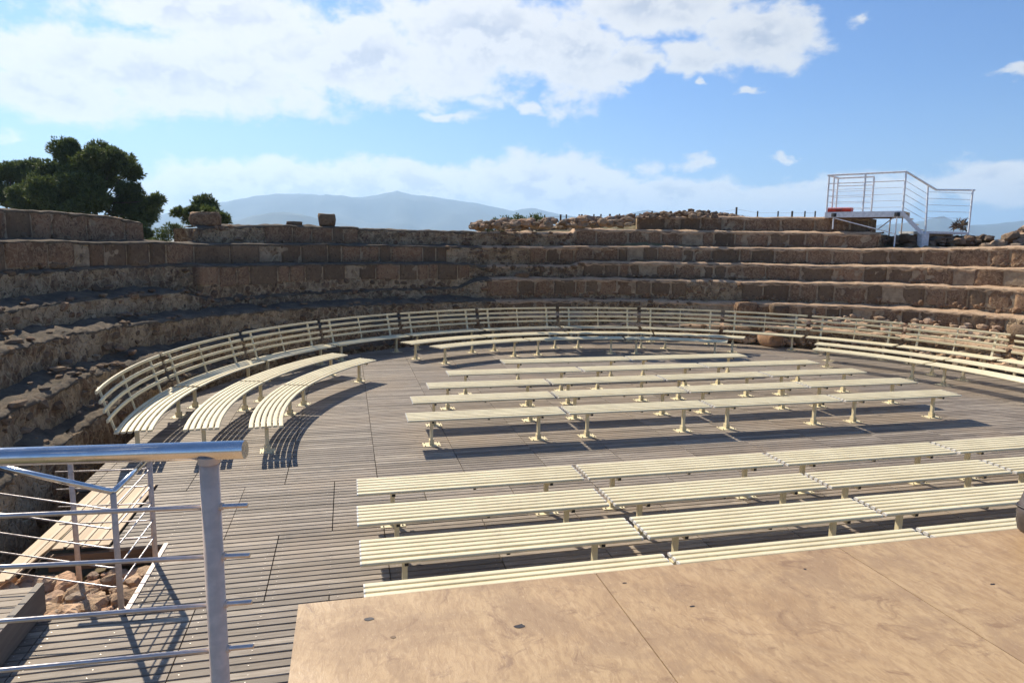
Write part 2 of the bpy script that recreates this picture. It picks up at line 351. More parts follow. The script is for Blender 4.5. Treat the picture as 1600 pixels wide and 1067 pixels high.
def ground_z(x, y):
    dx, dy = x-TCX, y-TCY; r = math.hypot(dx, dy); t = math.degrees(math.atan2(dy, dx))
    if t < -90: t += 360
    back = min(1, max(0, (min(t+14, 196-t))/10))
    lo = -0.9
    hi_in = float(np.interp(t, [0, 30, 40, 70, 82, 95, 115, 140, 180], [3.05, 3.05, 3.3, 3.75, 3.45, 3.35, 3.05, 2.6, 2.9]))
    mound = float(np.interp(t, [20, 45, 58, 66, 84, 100], [3.0, 3.6, 3.95, 4.0, 3.55, 3.1]))
    if r < 12.3: up = lo+(hi_in-.9-lo)*max(0, (r-9.7)/2.6)
    else: up = float(np.interp(r, [12.3, 13.6, 17, 24, 40, 90, 300], [hi_in-.9, hi_in, mound if 20 < t < 100 else hi_in-.3, hi_in-.8, hi_in-2.0, 0.0, lo]))
    z = lo+(up-lo)*back
    return z+.10*fractal((x*.5, y*.5, 0))*(1 if r > 12 else .5)
def build_ground():
    rs = list(np.linspace(0, 12, 14))+[12.3, 12.8, 13.2, 13.6, 14.2, 15, 16, 17, 18.5, 20, 22, 24, 27, 30, 35, 40, 50, 70, 100, 160, 300, 600, 1500, 3500, 7000]
    n = 180; V = []; Fc = []
    for r in rs:
        for k in range(n):
            a = 2*PI*k/n; x = TCX+r*math.cos(a); y = TCY+r*math.sin(a); V.append((x, y, ground_z(x, y) if r < 600 else -.9))
    for i in range(len(rs)-1):
        for k in range(n): Fc.append((i*n+k, (i+1)*n+k, (i+1)*n+(k+1) % n, i*n+(k+1) % n))
    obj('ground', mesh('ground', V, Fc, M_GROUND, True), kind='structure')
build_ground()

def build_hill(name, D, prof, depth, seed, step=7):
    xs = [p[0] for p in prof]; ys = [p[1] for p in prof]
    cols = []
    for px in np.arange(xs[0], xs[-1]+1, step):
        py = float(np.interp(px, xs, ys)); d = ray(px, py); hl = math.hypot(d[0], d[1]); cols.append((d[0]/hl, d[1]/hl, CAM_H+D*d[2]/hl))
    rows = 15; V = []; Fc = []
    for j in range(rows):
        q = (j-8)/8 if j <= 8 else (j-8)/6
        for i, (ux, uy, h) in enumerate(cols):
            dist = D+q*depth
            e = (1-abs(q))**.8
            nz = .32*fractal((i*step*.012+seed, j*.42, seed*2.), 5)
            z = -2+(h+2)*max(0, e+nz*math.sin(PI*(1-abs(q)))*1.0)
            if j == 8: z = h+.02*(h+2)*fractal((i*.35, seed, 3), 3)
            V.append((ux*dist, uy*dist, z))
    nC = len(cols)
    for j in range(rows-1):
        for i in range(nC-1): Fc.append((j*nC+i, j*nC+i+1, (j+1)*nC+i+1, (j+1)*nC+i))
    obj(name, mesh(name, V, Fc, M_HILL, True), kind='structure')
build_hill('hill', 5200, [(-500, 372), (-200, 364), (60, 356), (160, 345), (240, 338), (300, 324), (360, 314), (400, 306), (440, 303), (480, 303), (520, 308), (560, 309), (600, 303), (620, 298), (635, 303), (680, 308), (740, 317), (800, 330), (815, 327), (832, 325), (850, 329), (875, 335), (920, 342), (960, 339), (1010, 328), (1030, 331), (1060, 338), (1100, 347), (1300, 356), (1380, 352), (1450, 345), (1470, 341), (1510, 352), (1540, 351), (1600, 345), (1700, 338), (1900, 352), (2300, 385)], 1500, 1.3)
build_hill('hill', 3300, [(310, 366), (360, 349), (390, 338), (420, 333), (440, 331), (470, 335), (500, 342), (540, 350), (600, 364), (640, 374)], 500, 4.7)
def build_haze():
    m = bpy.data.materials.new('haze'); m.use_nodes = True; nt = m.node_tree; nt.nodes.clear()
    o = nt.nodes.new('ShaderNodeOutputMaterial'); v = nt.nodes.new('ShaderNodeVolumePrincipled'); nt.links.new(v.outputs[0], o.inputs['Volume'])
    v.inputs['Color'].default_value = (0.46, 0.70, 1.0, 1); v.inputs['Density'].default_value = 0.00020; v.inputs['Anisotropy'].default_value = 0.25
    b = MB().box(-7500, 7500, -7500, 7500, -2.5, 420)
    obj('haze', b.mesh('haze', m), kind='stuff')
build_haze()

# ------------------------------------------------------------------ timber deck
DCX, DCY, DR = 6.12, 11.12, 9.55
PITCHP, PW = .0955, .0842
def deck_span(y):
    if y > DCY:
        q = DR*DR-(y-DCY)**2
        if q <= 0: return None
        w = math.sqrt(q); x0, x1 = max(DCX-w, -3.2), DCX+w
    else: x0, x1 = -3.2, DCX+DR
    if y < 5.77: x0 = -2.43
    elif y < 7.05: x0 = -1.80
    elif y < 8.80: x0 = -2.30
    return x0, x1
def build_deck():
    deck = obj('deck', MB().box(-1.7, 15, 1.0, 19, -.30, -.28).mesh('deck', M_BEAM), kind='structure')
    planks = []; y = 1.2; blk_end = 5.71; nrow = 0
    seams_y = [5.71, 6.99, 8.57]+[8.57+1.55*k for k in range(1, 9)]
    while y < DCY+DR-.05:
        sp = deck_span(y+.04)
        if sp:
            k = sum(1 for s in seams_y if y+.03 >= s)
            off = (-.20 if k % 2 == 0 else -.73) if k <= 2 else .33
            if k == 0: off = -.2
            L = 1.06 if k <= 2 else 1.13
            i0 = math.floor((sp[0]-off)/L); i = i0
            while off+i*L < sp[1]:
                a = max(sp[0], off+i*L+.004); b = min(sp[1], off+(i+1)*L-.004)
                if b-a > .05: planks.append((a, b, y, k, off+i*L, L))
                i += 1
        y += PITCHP
        if any(abs(y-s) < PITCHP/2 for s in seams_y): y += .004
    def shows(p):
        a, b, y, *_ = p; c = proj(((a+b)/2, y, 0)); 
        if y < 3.5: return None
        if not (-40 < c[0] < 1640 and 480 < c[1] < 1075): return None
        if c[0] > 455 and c[1] > 932-.105*(c[0]-465): return None
        return (b-a)/(np.linalg.norm(np.array([(a+b)/2, y, 0])-CP)**3)
    sc = [(shows(p), i) for i, p in enumerate(planks)]
    best = {i for s, i in sorted([q for q in sc if q[0]], reverse=True)[:290]}
    cache = {}; rest = MB(); scr = MB()
    def pbox(mb, x0, x1, y0, z):
        c = .006
        mb.add([(x0, y0, -.03+z), (x1, y0, -.03+z), (x1, y0+PW, -.03+z), (x0, y0+PW, -.03+z), (x0, y0, -c+z), (x1, y0, -c+z), (x1, y0+c, z), (x0, y0+c, z), (x1, y0+PW-c, z), (x0, y0+PW-c, z), (x1, y0+PW, -c+z), (x0, y0+PW, -c+z)],
               [(0, 1, 5, 4), (4, 5, 6, 7), (7, 6, 8, 9), (9, 8, 10, 11), (11, 10, 2, 3), (0, 3, 2, 1), (1, 2, 10, 8, 6, 5), (0, 4, 7, 9, 11, 3)])
    for i, (a, b, y, k, s0, L) in enumerate(planks):
        z = random.uniform(-.003, .0)
        if i in best:
            key = round(b-a, 2)
            if key not in cache:
                mb = MB(); pbox(mb, 0, key, 0, 0); cache[key] = mb.mesh('plank', M_PLANK)
            obj('plank', cache[key], deck, (a+(b-a-key)/2, y, z))
        else: pbox(rest, a, b, y, z)
        if y > 3.5 and y < 11.5:
            for sx in (s0+.07, s0+L/2, s0+L-.07):
                if a+.02 < sx < b-.02:
                    cx, cy = sx+random.uniform(-.006, .006), y+PW/2+random.uniform(-.012, .012); r = .0042
                    scr.add([(cx+r*math.cos(q*PI/3), cy+r*math.sin(q*PI/3), .0025) for q in range(6)], [(0, 1, 2, 3, 4, 5)])
    o = obj('planking', rest.mesh('planking', M_PLANK), deck, kind='stuff')
    obj('screws', scr.mesh('screws', M_SCREW), deck, kind='stuff')
    # bearers seen through the pit and along the open edge
    mb = MB().box(-2.85, -1.80, 7.06, 7.12, -.20, -.045); obj('bearer', mb.mesh('bearer', M_BEAM), deck)
    mb = MB().box(-3.2, -2.3, 8.83, 8.89, -.20, -.045); obj('bearer', mb.mesh('bearer', M_BEAM), deck)
    mb = MB().box(-3.19, -3.13, 8.9, 11.8, -.20, -.045); obj('bearer', mb.mesh('bearer', M_BEAM), deck)
    mb = MB().box(-2.36, -1.80, 5.70, 5.755, -.20, -.045); obj('bearer', mb.mesh('bearer', M_BEAM), deck)
    mb = MB().box(-2.42, -2.37, 2.0, 5.755, -.20, -.045); obj('bearer', mb.mesh('bearer', M_BEAM), deck)
    mb = MB().box(-1.815, -1.775, 5.75, 7.04, -.012, .008); obj('edge_angle', mb.mesh('edge_angle', M_POST), deck)
    mb = MB().box(-2.43, -2.33, 5.72, 5.80, .002, .012); obj('edge_plate', mb.mesh('edge_plate', M_POST), deck)
    return deck
build_deck()

# boarded ramp beside the pit, raised walkway at the lower left
def build_ramp():
    r = empty('boarded_ramp', (-2.6, 7.7, 0), label='pale boarded ramp lying between the deck edge and the rocky pit', cat='ramp')
    n = 6
    for k in range(n):
        f0 = k/n; f1 = (k+1)/n-.03
        def P(f, g_):   # f across, g along (0 far .. 1 near)
            far = np.array([-2.98+f*.69, 8.76, .018]); yn = 6.55 if f < .30 else 7.10
            near = np.array([-3.10+f*.80, yn, -.03 if f < .30 else .0])
            return far+(near-far)*g_-np.array([-2.6, 7.7, 0])
        a, b, c, d = P(f0, 0), P(f1, 0), P(f1, 1), P(f0, 1)
        up = np.array([0, 0, .016])
        mb = MB().add([a, b, c, d, a+up, b+up, c+up, d+up], [(0, 1, 2, 3), (4, 7, 6, 5), (0, 4, 5, 1), (1, 5, 6, 2), (2, 6, 7, 3), (3, 7, 4, 0)])
        obj('board', mb.mesh('board', M_RAMP), r)
        if k < n-1:
            e = .014; a, b, c, d = P(f1-.004, 0), P(f1+e+.022, 0), P(f1+e+.022, .995), P(f1-.004, .995); lift = np.array([0, 0, .017])
            mb = MB().add([a+lift, b+lift, c+lift, d+lift, a+lift*1.5, b+lift*1.5, c+lift*1.5, d+lift*1.5], [(0, 1, 2, 3), (4, 7, 6, 5), (0, 4, 5, 1), (1, 5, 6, 2), (2, 6, 7, 3), (3, 7, 4, 0)])
            obj('grip_strip', mb.mesh('grip_strip', M_STRIP), r)
build_ramp()
def build_walkway():
    w = empty('raised_walkway', (-3.2, 4.2, -.9), label='low grey plank walkway with deep side fascia beside the rocky pit', cat='walkway')
    L = Vector((-3.2, 4.2, -.9))
    def B(name, x0, x1, y0, y1, z0, z1, m): obj(name, MB().box(x0-L.x, x1-L.x, y0-L.y, y1-L.y, z0-L.z, z1-L.z).mesh(name, m), w)
    B('fascia', -2.455, -2.405, 2.2, 5.86, .02, .262, M_FASCIA)
    B('fascia', -4.3, -2.457, 5.81, 5.855, .05, .235, M_FASCIA)
    y = 2.2
    while y < 5.78: B('plank', -4.3, -2.46, y, y+.088, .215, .245, M_PLANK); y += .0985
    for yy in (2.6, 5.6): B('leg', -2.54, -2.457, yy, yy+.08, -.9, .214, M_BEAM)
    B('leg', -4.2, -4.12, 5.6, 5.68, -.9, .214, M_BEAM)
build_walkway()

# ------------------------------------------------------------------ stage
EYE = 1.42; SZ = CAM_H-EYE
def build_stage():
    st = empty('stage', (2.2, 1.2, 0), label='raised plywood stage with bare weathered sheets along the bottom', cat='stage')
    L = (2.2, 1.2, 0)
    edges = [-.213, 1.030, 2.262, 3.494, 4.726]
    for i in range(4):
        x0, x1 = edges[i]+.002, edges[i+1]-.002
        mb = MB().box(x0-L[0], x1-L[0], .12-L[1], 2.64-L[1], SZ-.021, SZ); o = obj('plywood_sheet', mb.mesh('plywood_sheet', M_PLY), st)
        mb = MB().box(x0-L[0], x1-L[0], -2.4-L[1], .116-L[1], SZ-.021, SZ); obj('plywood_sheet', mb.mesh('plywood_sheet', M_PLY), st)
    # knot holes and splinters in the veneer
    for x, y, rx, ry, s in [(.055, 2.472, .020, .010, 1), (.139, 2.332, .011, .007, 0), (.604, 2.304, .022, .012, 2), (1.311, 2.297, .012, .004, 3), (1.12, 2.53, .010, .004, 4), (2.67, 2.19, .012, .005, 5), (1.96, 2.48, .008, .004, 6)]:
        V = []; n = 11
        for q in range(n):
            a = 2*PI*q/n; k = 1+.4*mn.noise(Vector((math.cos(a)*1.5+s*3, math.sin(a)*1.5, s))); V.append((x+rx*k*math.cos(a)-L[0], y+ry*k*math.sin(a)-L[1], SZ+.0015))
        V.append((x-L[0], y-L[1], SZ+.0011)); Fc = [(q, (q+1) % n, n) for q in range(n)]
        obj('knot_hole', mesh('knot_hole', V, Fc, M_PIPE if s not in (0,) else M_BEAM), st)
    for x in (-.15, 2.26, 4.66):
        for y in (-2.2, .1, 2.55): obj('leg', MB().box(x-.04-L[0], x+.04-L[0], y-.04-L[1], y+.04-L[1], 0, SZ-.2).mesh('leg', M_POST), st)
    for y in (-2.24, .06, 2.51): obj('joist', MB().box(-.2-L[0], 4.72-L[0], y-L[1], y+.08-L[1], SZ-.199, SZ-.0225).mesh('joist', M_BEAM), st)
build_stage()

# ------------------------------------------------------------------ terraces
TS = list(np.arange(-40, 214.1, .5))
def P(ts, vs): return lambda t: float(np.interp(t, ts, vs))
TIERS = [
 dict(name='terrace_step', label='lowest rubble step of the terraces, right behind the backrest benches', R=P([-24, 40, 90, 165, 206], [9.95, 9.85, 9.80, 9.72, 9.72]), h=P([-24, 20, 45, 70, 95, 130, 165, 206], [.45, .62, .60, .45, .18, .15, .42, .46]), rough=.12, blocks=[]),
 dict(name='terrace_step', label='second lowest eroded step, wide in the shaded left wing', R=P([-24, 60, 95, 115, 206], [10.35, 10.30, 10.25, 10.05, 10.08]), h=P([-24, 20, 60, 95, 150, 168, 177, 206], [.80, .85, .78, .70, .78, .84, .93, .96]), rough=.085, blocks=[(34, 62, .30)]),
 dict(name='terrace_step', label='third step, a rubble course with a few dark blocks under the squared courses', R=P([-24, 206], [10.62, 10.62]), h=P([-24, 30, 60, 99, 125, 150, 170, 206], [1.40, 1.32, 1.18, 1.16, 1.23, 1.32, 1.45, 1.55]), rough=.075, blocks=[(16, 62, .42), (84, 97, .3)]),
 dict(name='terrace_step', label='fourth step, squared blocks on the right and a bare rock ledge far left', R=P([-24, 100, 102, 143, 148, 206], [11.02, 11.0, 11.42, 11.42, 11.25, 11.2]), h=P([-24, 15, 35, 44, 56, 98, 100.5, 103, 144, 150, 166, 206], [2.08, 2.03, 1.96, 1.91, 1.86, 1.85, 1.82, 1.55, 1.55, 1.84, 1.88, 1.96]), rough=.06, blocks=[(-14, 54.5, .56), (63.5, 99, .50)]),
 dict(name='terrace_step', label='fifth step of squared stone blocks, its left part a tall patched wall', R=P([-24, 145, 147, 206], [11.5, 11.5, 11.92, 11.92]), h=P([-24, 16, 23, 36, 45, 68, 81, 83, 99, 101, 114, 144, 147, 206], [2.60, 2.54, 2.51, 2.47, 2.44, 2.42, 2.40, 2.26, 2.24, 2.31, 2.33, 2.36, 2.40, 2.42]), rough=.05, blocks=[(-14, 81.3, .50), (101, 146, .46)]),
 dict(name='terrace_step', label='sixth step of squared blocks running the whole way round', R=P([-24, 206], [12.0, 12.0]), h=P([-24, 18, 32, 43, 55, 72, 86, 103, 126, 142, 150, 170, 206], [3.12, 3.08, 2.99, 2.97, 2.95, 2.95, 2.90, 2.87, 2.90, 2.88, 2.91, 2.93, 2.95]), rough=.05, blocks=[(-14, 90, .50), (104, 204, .50)]),
 dict(name='terrace_wall', label='upper wall of dark blocks under the white viewing platform', R=P([-24, 206], [12.6, 12.6]), t=(36, 117), h=P([36, 46, 71, 81.5, 82, 90, 117], [3.48, 3.50, 3.53, 3.55, 3.40, 3.38, 3.38]), rough=.07, blocks=[(36.2, 81.5, .52)]),
 dict(name='terrace_wall', label='upper wall stretch carrying loose stones left of the far hills', R=P([-24, 206], [12.6, 12.6]), t=(117, 141), h=P([117, 131, 135, 141], [3.42, 3.41, 3.36, 3.30]), rough=.07, blocks=[(117.2, 131.5, .50)]),
 dict(name='terrace_wall', label='topmost big dark blocks at far left in front of the pines', R=P([-24, 206], [12.6, 12.6]), t=(148.5, 204), h=P([148, 152, 160, 204], [3.36, 3.46, 3.50, 3.52]), rough=.05, blocks=[(148.2, 203, .56)]),
 dict(name='terrace_wall', label='topmost block course left of the white viewing platform', R=P([-24, 206], [13.2, 13.2]), t=(38, 71.5), h=P([38, 46, 71.5], [4.0, 4.01, 4.05]), rough=.05, blocks=[(38.2, 71.4, .52)]),
]
for _i, _T in enumerate(TIERS):
    _T['h'] = (lambda f, k: lambda t: f(t)+.026*mn.noise(Vector((t*.23, k*3.3, 0)))+.014*mn.noise(Vector((t*.8, k*3.3, 5))))(_T['h'], _i)
def block_mesh(R, t0, t1, z0, z1, depth, L, seed, worn, lip=.05):
    """a squared stone laid on the arc: rounded, chipped edges"""
    nu = max(4, int((t1-t0)*.2/.10)); VV = [0, .25, .5, .70, .82, .91, .965, 1.0]; nv, nw = 7, 3; V = {}; vl = []; Fc = []
    def vert(i, j, k):
        key = (i, j, k)
        if key in V: return V[key]
        fu, fv, fw = i/nu, VV[j], k/nw
        t = t0+(t1-t0)*fu; z = z0+(z1-z0)*fv; w = depth*fw
        eu = min(fu, 1-fu)*(t1-t0)*.2; ev = (1-fv)*(z1-z0); el = fv*(z1-z0)
        p = Vector((fu*(t1-t0)*.2*3+seed*3.1, fv*1.6, fw*1.2+seed))
        n1 = mn.fractal(p*1.3, 1, 2, 3); n2 = mn.noise(p*4.5)
        if fw < .01: w += .012*math.exp(-eu/.02)+lip*math.exp(-ev/(lip*.5))+.008*math.exp(-el/.03)+(.008 if worn < .02 else .022)*n1+.006*n2
        if ev < 1e-6:
            z += -.012*math.exp(-w/.08)+worn*n1+.010*n2-.006*math.exp(-eu/.03)
        if worn > .02 and fw < .01: w += max(0, n1)*.06*fv
        if fu in (0, 1): t += (1 if fu == 0 else -1)*(.006+.012*abs(n2))*5
        x, y, zz = tpos(R+w, t, z); V[key] = len(vl); vl.append((x-L[0], y-L[1], zz-L[2])); return V[key]
    for i in range(nu):
        for j in range(nv): Fc.append((vert(i, j, 0), vert(i+1, j, 0), vert(i+1, j+1, 0), vert(i, j+1, 0))[::-1])
        for k in range(nw): Fc.append((vert(i, nv, k), vert(i+1, nv, k), vert(i+1, nv, k+1), vert(i, nv, k+1))[::-1])
    for i in (0, nu):
        for j in range(nv):
            for k in range(nw):
                q = (vert(i, j, k), vert(i, j+1, k), vert(i, j+1, k+1), vert(i, j, k+1)); Fc.append(q if i else q[::-1])
    return mesh('block', vl, Fc, M_BLOCK, True)
ICO = {}
def ico(n):
    if n not in ICO:
        import bmesh
        bm = bmesh.new(); bmesh.ops.create_icosphere(bm, subdivisions=n, radius=1); bm.verts.ensure_lookup_table()
        ICO[n] = ([tuple(v.co) for v in bm.verts], [tuple(v.index for v in f.verts) for f in bm.faces]); bm.free()
    return ICO[n]
def stone_verts(sx, sy, sz, seed, n=2, box=.45, nz=.25):
    V, Fc = ico(n); out = []; a = seed*2.4; ca, sa = math.cos(a), math.sin(a)
    for x, y, z in V:
        mx = max(abs(x), abs(y), abs(z)); bx = [c/mx*.78 for c in (x, y, z)]
        q = [c*(1-box)+b*box for c, b in zip((x, y, z), bx)]
        d = 1+nz*mn.fractal(Vector((x*1.1+seed*5, y*1.1, z*1.1+seed)), 1, 2, 3)
        X, Y, Z = q[0]*sx*d, q[1]*sy*d, q[2]*sz*d
        out.append((X*ca-Y*sa, X*sa+Y*ca, Z))
    return out, Fc
def build_tier(T, Tin, Tout, idx):
    t0, t1 = T.get('t', (-40, 214)); tm = (t0+t1)/2
    L = tpos(T['R'](tm), tm, 0); root = empty(T['name'], L, label=T['label'], cat='stone terrace', group='terraces')
    ts = [t0]+[t for t in TS if t0 < t < t1]+[t1]
    inblk = lambda t: any(a <= t <= b for a, b, *_ in T['blocks'])
    FV = [0, .13, .26, .39, .52, .64, .75, .84, .90, .95, .98, 1.0]; nf, nt = 11, 7; V = []; Fc = []; W = []
    n = nf+3; LP = 5; m_ = LP+nt
    for t in ts:
        R, h = T['R'](t), T['h'](t)
        zb = (Tin['h'](t)-.35) if Tin else (-1.0 if t > 165 else -.35)
        if Tin and Tin['R'](t) > R-.05: zb = min(zb, .9)
        ib = inblk(t); rec = .03 if ib else 0.0; drop = .05
        Ro = (Tout['R'](t)+.25) if Tout else R+.9
        if Ro < R+.3: Ro = R+.3
        x0, y0, _ = tpos(R, t); left = min(1, max(0, (t-96)/8))
        a = T['rough']*(.3 if ib else 1)*(1-.35*left)*(1+1.3*math.exp(-((t-91)/8)**2)*(0 if ib else 1))
        for j in range(nf+1):
            f = FV[j]; z = zb+(h-drop-zb)*f
            p = Vector((x0*1.2, y0*1.2, z*1.6))
            dr = rec+a*(1.0*mn.fractal(p, 1, 2, 4)+.45*mn.noise(p*3.7)+.28*mn.noise(p*8.1))
            V.append(Vector(tpos(R+dr, t, z))-Vector(L))
        V.append(Vector(tpos(Ro, t, h-drop))-Vector(L)); V.append(Vector(tpos(Ro, t, zb))-Vector(L))
        # worn crust of the ledge: broken lip, then the tread
        big = .085*(1-left)+(.05 if not ib else .028)*left
        q = Vector((x0*2.3, y0*2.3, h)); lo = big*(1+.75*mn.noise(q*1.7)+.5*mn.noise(q*5)); rl = left*(0 if ib else 1)*(1 if Tout else .25); dr0 = a*.8*mn.fractal(Vector((x0*1.2, y0*1.2, h*1.6)), 1, 2, 4)*(0 if ib else 1)
        wob = (.012+.05*rl)*mn.noise(q*1.9)+(.010+.03*rl)*mn.noise(q*5.7)
        for (dR, dz) in ((.03, -lo-.05), (-.012+wob, -lo), (.012+wob, -lo*.55), (.045+wob*1.5, -lo*.16), (.09, .004)):
            W.append(Vector(tpos(R+dR+dr0, t, h+dz+(.010+.035*rl)*mn.noise(q*3.3+Vector((dR*20, 0, 3)))))-Vector(L))
        for j in range(1, nt+1):
            f = j/nt; RR = R+.09+(Ro-R-.09)*f; xx, yy, _ = tpos(RR, t); p = Vector((xx*1.7, yy*1.7, h))
            dz = T['rough']*.75*mn.fractal(p, 1, 2, 4)+(.3*T['rough']+.028*rl)*mn.noise(p*3)+.024*rl*mn.noise(p*6.5)+(.12*rl+.05)*(1 if Tout else 0)*max(0, f-.2)*(.8+.4*mn.noise(p*.8))
            W.append(Vector(tpos(RR, t, h+.004+dz))-Vector(L))
    for i in range(len(ts)-1):
        for j in range(n-1): Fc.append((i*n+j, (i+1)*n+j, (i+1)*n+j+1, i*n+j+1)[::-1])
    if 't' in T:
        Fc.append(tuple(range(n))); Fc.append(tuple((len(ts)-1)*n+j for j in range(n))[::-1])
    obj('riser', mesh('riser', V, Fc, M_CORE, True), root)
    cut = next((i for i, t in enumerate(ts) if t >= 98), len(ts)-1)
    for a0, a1, mt in ((0, cut, M_CRUST_LIT), (cut, len(ts)-1, M_CRUST_SHADE)):
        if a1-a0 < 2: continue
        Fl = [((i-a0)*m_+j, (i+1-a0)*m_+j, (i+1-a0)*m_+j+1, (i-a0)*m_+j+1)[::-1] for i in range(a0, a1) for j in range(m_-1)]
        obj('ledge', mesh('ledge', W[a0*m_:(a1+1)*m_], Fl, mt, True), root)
    r2 = random.Random(100+idx)
    for a, b, hb in T['blocks']:
        Vm = []; tt = list(np.arange(a+.3, b-.3, .35)); nm = 7
        for t in tt:
            h = T['h'](t)
            for j in range(nm):
                z = h-hb*.97+(hb*.97-.035)*j/(nm-1); q = tpos(T['R'](t), t, z); w = (.016 if t < 98 else .027)+.017*mn.noise(Vector(q)*5)+.009*mn.noise(Vector(q)*17)
                Vm.append(Vector(tpos(T['R'](t)+w, t, z))-Vector(L))
        obj('mortar_bed', mesh('mortar_bed', Vm, [(i*nm+j, i*nm+j+1, (i+1)*nm+j+1, (i+1)*nm+j) for i in range(len(tt)-1) for j in range(nm-1)], M_MORTAR, True), root)
        t = a
        while t < b-1.2:
            w = r2.choice([1.8, 2.3, 2.6, 3.0, 3.4, 4.0, 4.8])*r2.uniform(.9, 1.1)
            if b-(t+w) < 1.5: w = b-t
            tc = t+w/2; h = T['h'](tc)-.03+r2.uniform(-.010, .006); hh = hb*r2.uniform(.9, 1.08)
            worn = r2.choice([.008, .008, .012, .03]); gap = r2.choice([.10, .14, .22])
            if r2.random() < .09 and w < 4: t += w; continue            # a lost stone
            obj('block', block_mesh(T['R'](tc)+r2.uniform(-.010, .008), t+gap/2, t+w-gap/2, h-hh, h, .42, L, r2.uniform(0, 50), worn, r2.uniform(.008, .022)), root)
            t += w
    # broken stones lying on the eroded ledges of the left wing
    if idx < 4:
        mb = MB()
        for _ in range(60):
            t = r2.uniform(104, min(t1, 204)); R, h = T['R'](t), T['h'](t); u = r2.random()**1.5; s = r2.uniform(.015, .09)
            v, fc = stone_verts(s*1.5, s, s*.7, r2.uniform(0, 99), 1, .6, .45); c = Vector(tpos(R+.03+u*.42, t, h+.02+.22*max(0, u*.9-.2)))-Vector(L)
            mb.add([Vector(q)+c for q in v], fc)
        obj('rubble', mb.mesh('rubble', M_DROCK if idx else M_ROCK, False), root, kind='stuff')
    # stones bedded in the rubble faces
    mb = MB(); big = 0
    for _ in range(int((t1-t0)*(2.6 if idx < 6 else 3))):
        t = r2.uniform(t0+.4, t1-.4)
        if t > 100 and r2.random() < .72: continue
        R, h = T['R'](t), T['h'](t); zb = max(.02, Tin['h'](t)) if Tin else (.0 if t < 165 else -.8)
        if 't' in T and 'h' in T: zb = max(zb, h-.62)
        f = r2.random(); lowf = inblk(t)
        zmax = h-.46 if lowf else h-.02
        if zmax-zb < .05: continue
        z = zb+(zmax-zb)*f; s = r2.uniform(.04, .13)
        v, fc = stone_verts(s*1.25, s*r2.uniform(.7, 1.1), s*r2.uniform(.6, .95), r2.uniform(0, 99), 1, .6, .4)
        c = Vector(tpos(R+.045+(.02 if lowf else 0), t, z))-Vector(L)
        mb.add([Vector(q)+c for q in v], fc)
    if mb.v: obj('rubble', mb.mesh('rubble', M_BLOCK, False), root, kind='stuff')
order = [(0, None, 1), (1, 0, 2), (2, 1, 3), (3, 2, 4), (4, 3, 5), (5, 4, 6), (6, 5, None), (7, 5, None), (8, 5, None), (9, 6, None)]
for i, a, b in order:
    build_tier(TIERS[i], None if a is None else TIERS[a], None if b is None else TIERS[b], i)

# ------------------------------------------------------------------ loose stones and rubble
def rock(name, c, s, seed, label, mat=None, n=3, box=.85, nz=.14, cat='stone', group=None):
    v, fc = stone_verts(*s, seed, n, box, nz); zb = min(q[2] for q in v)
    return obj(name, mesh(name, [(x, y, z-zb) for x, y, z in v], fc, mat or M_BLOCK, True), None, c, label=label, cat=cat, group=group)
def on_tier(px, py, R):
    d = ray(px, py); a = d[0]**2+d[1]**2; b = 2*(d[0]*(CP[0]-TCX)+d[1]*(CP[1]-TCY)); c = (CP[0]-TCX)**2+(CP[1]-TCY)**2-R*R
    t = (-b+math.sqrt(max(0, b*b-4*a*c)))/2/a; return CP+t*d
def perch(px, py, R, *a, **k):
    q = on_tier(px, py, R); z = q[2]-.03; t = math.degrees(math.atan2(q[1]-TCY, q[0]-TCX))
    for T in TIERS:                                   # rest it on the ledge it stands over
        t0, t1 = T.get('t', (-40, 214))
        if t0 < t < t1 and T['R'](t) < R and abs(T['h'](t)-z) < .3: z = T['h'](t)-.01
    rock('loose_block', (q[0], q[1], z), *a, **k)
perch(321, 354, 12.95, (.46, .30, .23), 1.30, 'squared dark block perched on the wall before the small pine')
perch(511, 355, 12.95, (.31, .26, .24), 2.65, 'upright reddish stone standing alone on the wall top')
perch(460, 353, 12.9, (.28, .18, .08), 5.3, 'small flat slab lying on the wall left of the upright stone')
perch(815, 435, 11.25, (.28, .18, .11), 7.9, 'pale flat stone lying on the fourth step below centre')
perch(958, 478, 10.85, (.36, .2, .10), 2.62, 'flat reddish slab on the third step above the backrest benches')
perch(1165, 488, 10.48, (.46, .20, .26), 5.24, 'long squared block on the third step, left of the other one')
perch(1216, 487, 10.48, (.34, .20, .25), 2.66, 'squared reddish block on the third step, right of the long one')
rock('loose_block', (on_tier(1590, 515, 10.2)[0]+.25, on_tier(1590, 515, 10.2)[1], .74), (.40, .34, .26), 1.4, 'big rough block standing on the rubble at the right edge')
rock('boulder', (12.50, 18.16, -.06), (.46, .27, .27), 2.0, 'rounded tan boulder behind the backrest benches at deck level', M_ROCK, 3, .3, .18, 'boulder')
perch(905, 362, 12.75, (.26, .2, .13), 3.9, 'dark tilted block on the left end of the upper right wall')
r3 = random.Random(5)
def rubble(name, n, fn, smin, smax, kindlabel, cat, sub=1, mat=None):
    mb = MB()
    for _ in range(n):
        (x, y, z), k = fn(); s = (smin+(smax-smin)*r3.random()**2)*k
        v, fc = stone_verts(s*r3.uniform(.9, 1.4), s, s*r3.uniform(.5, .9), r3.uniform(0, 99), sub, r3.uniform(.35, .8), .42)
        mb.add([(a+x, b+y, c+z) for a, b, c in v], fc)
    return obj(name, mb.mesh(name, mat or M_ROCK, False), kind='stuff', label=kindlabel, cat=cat)
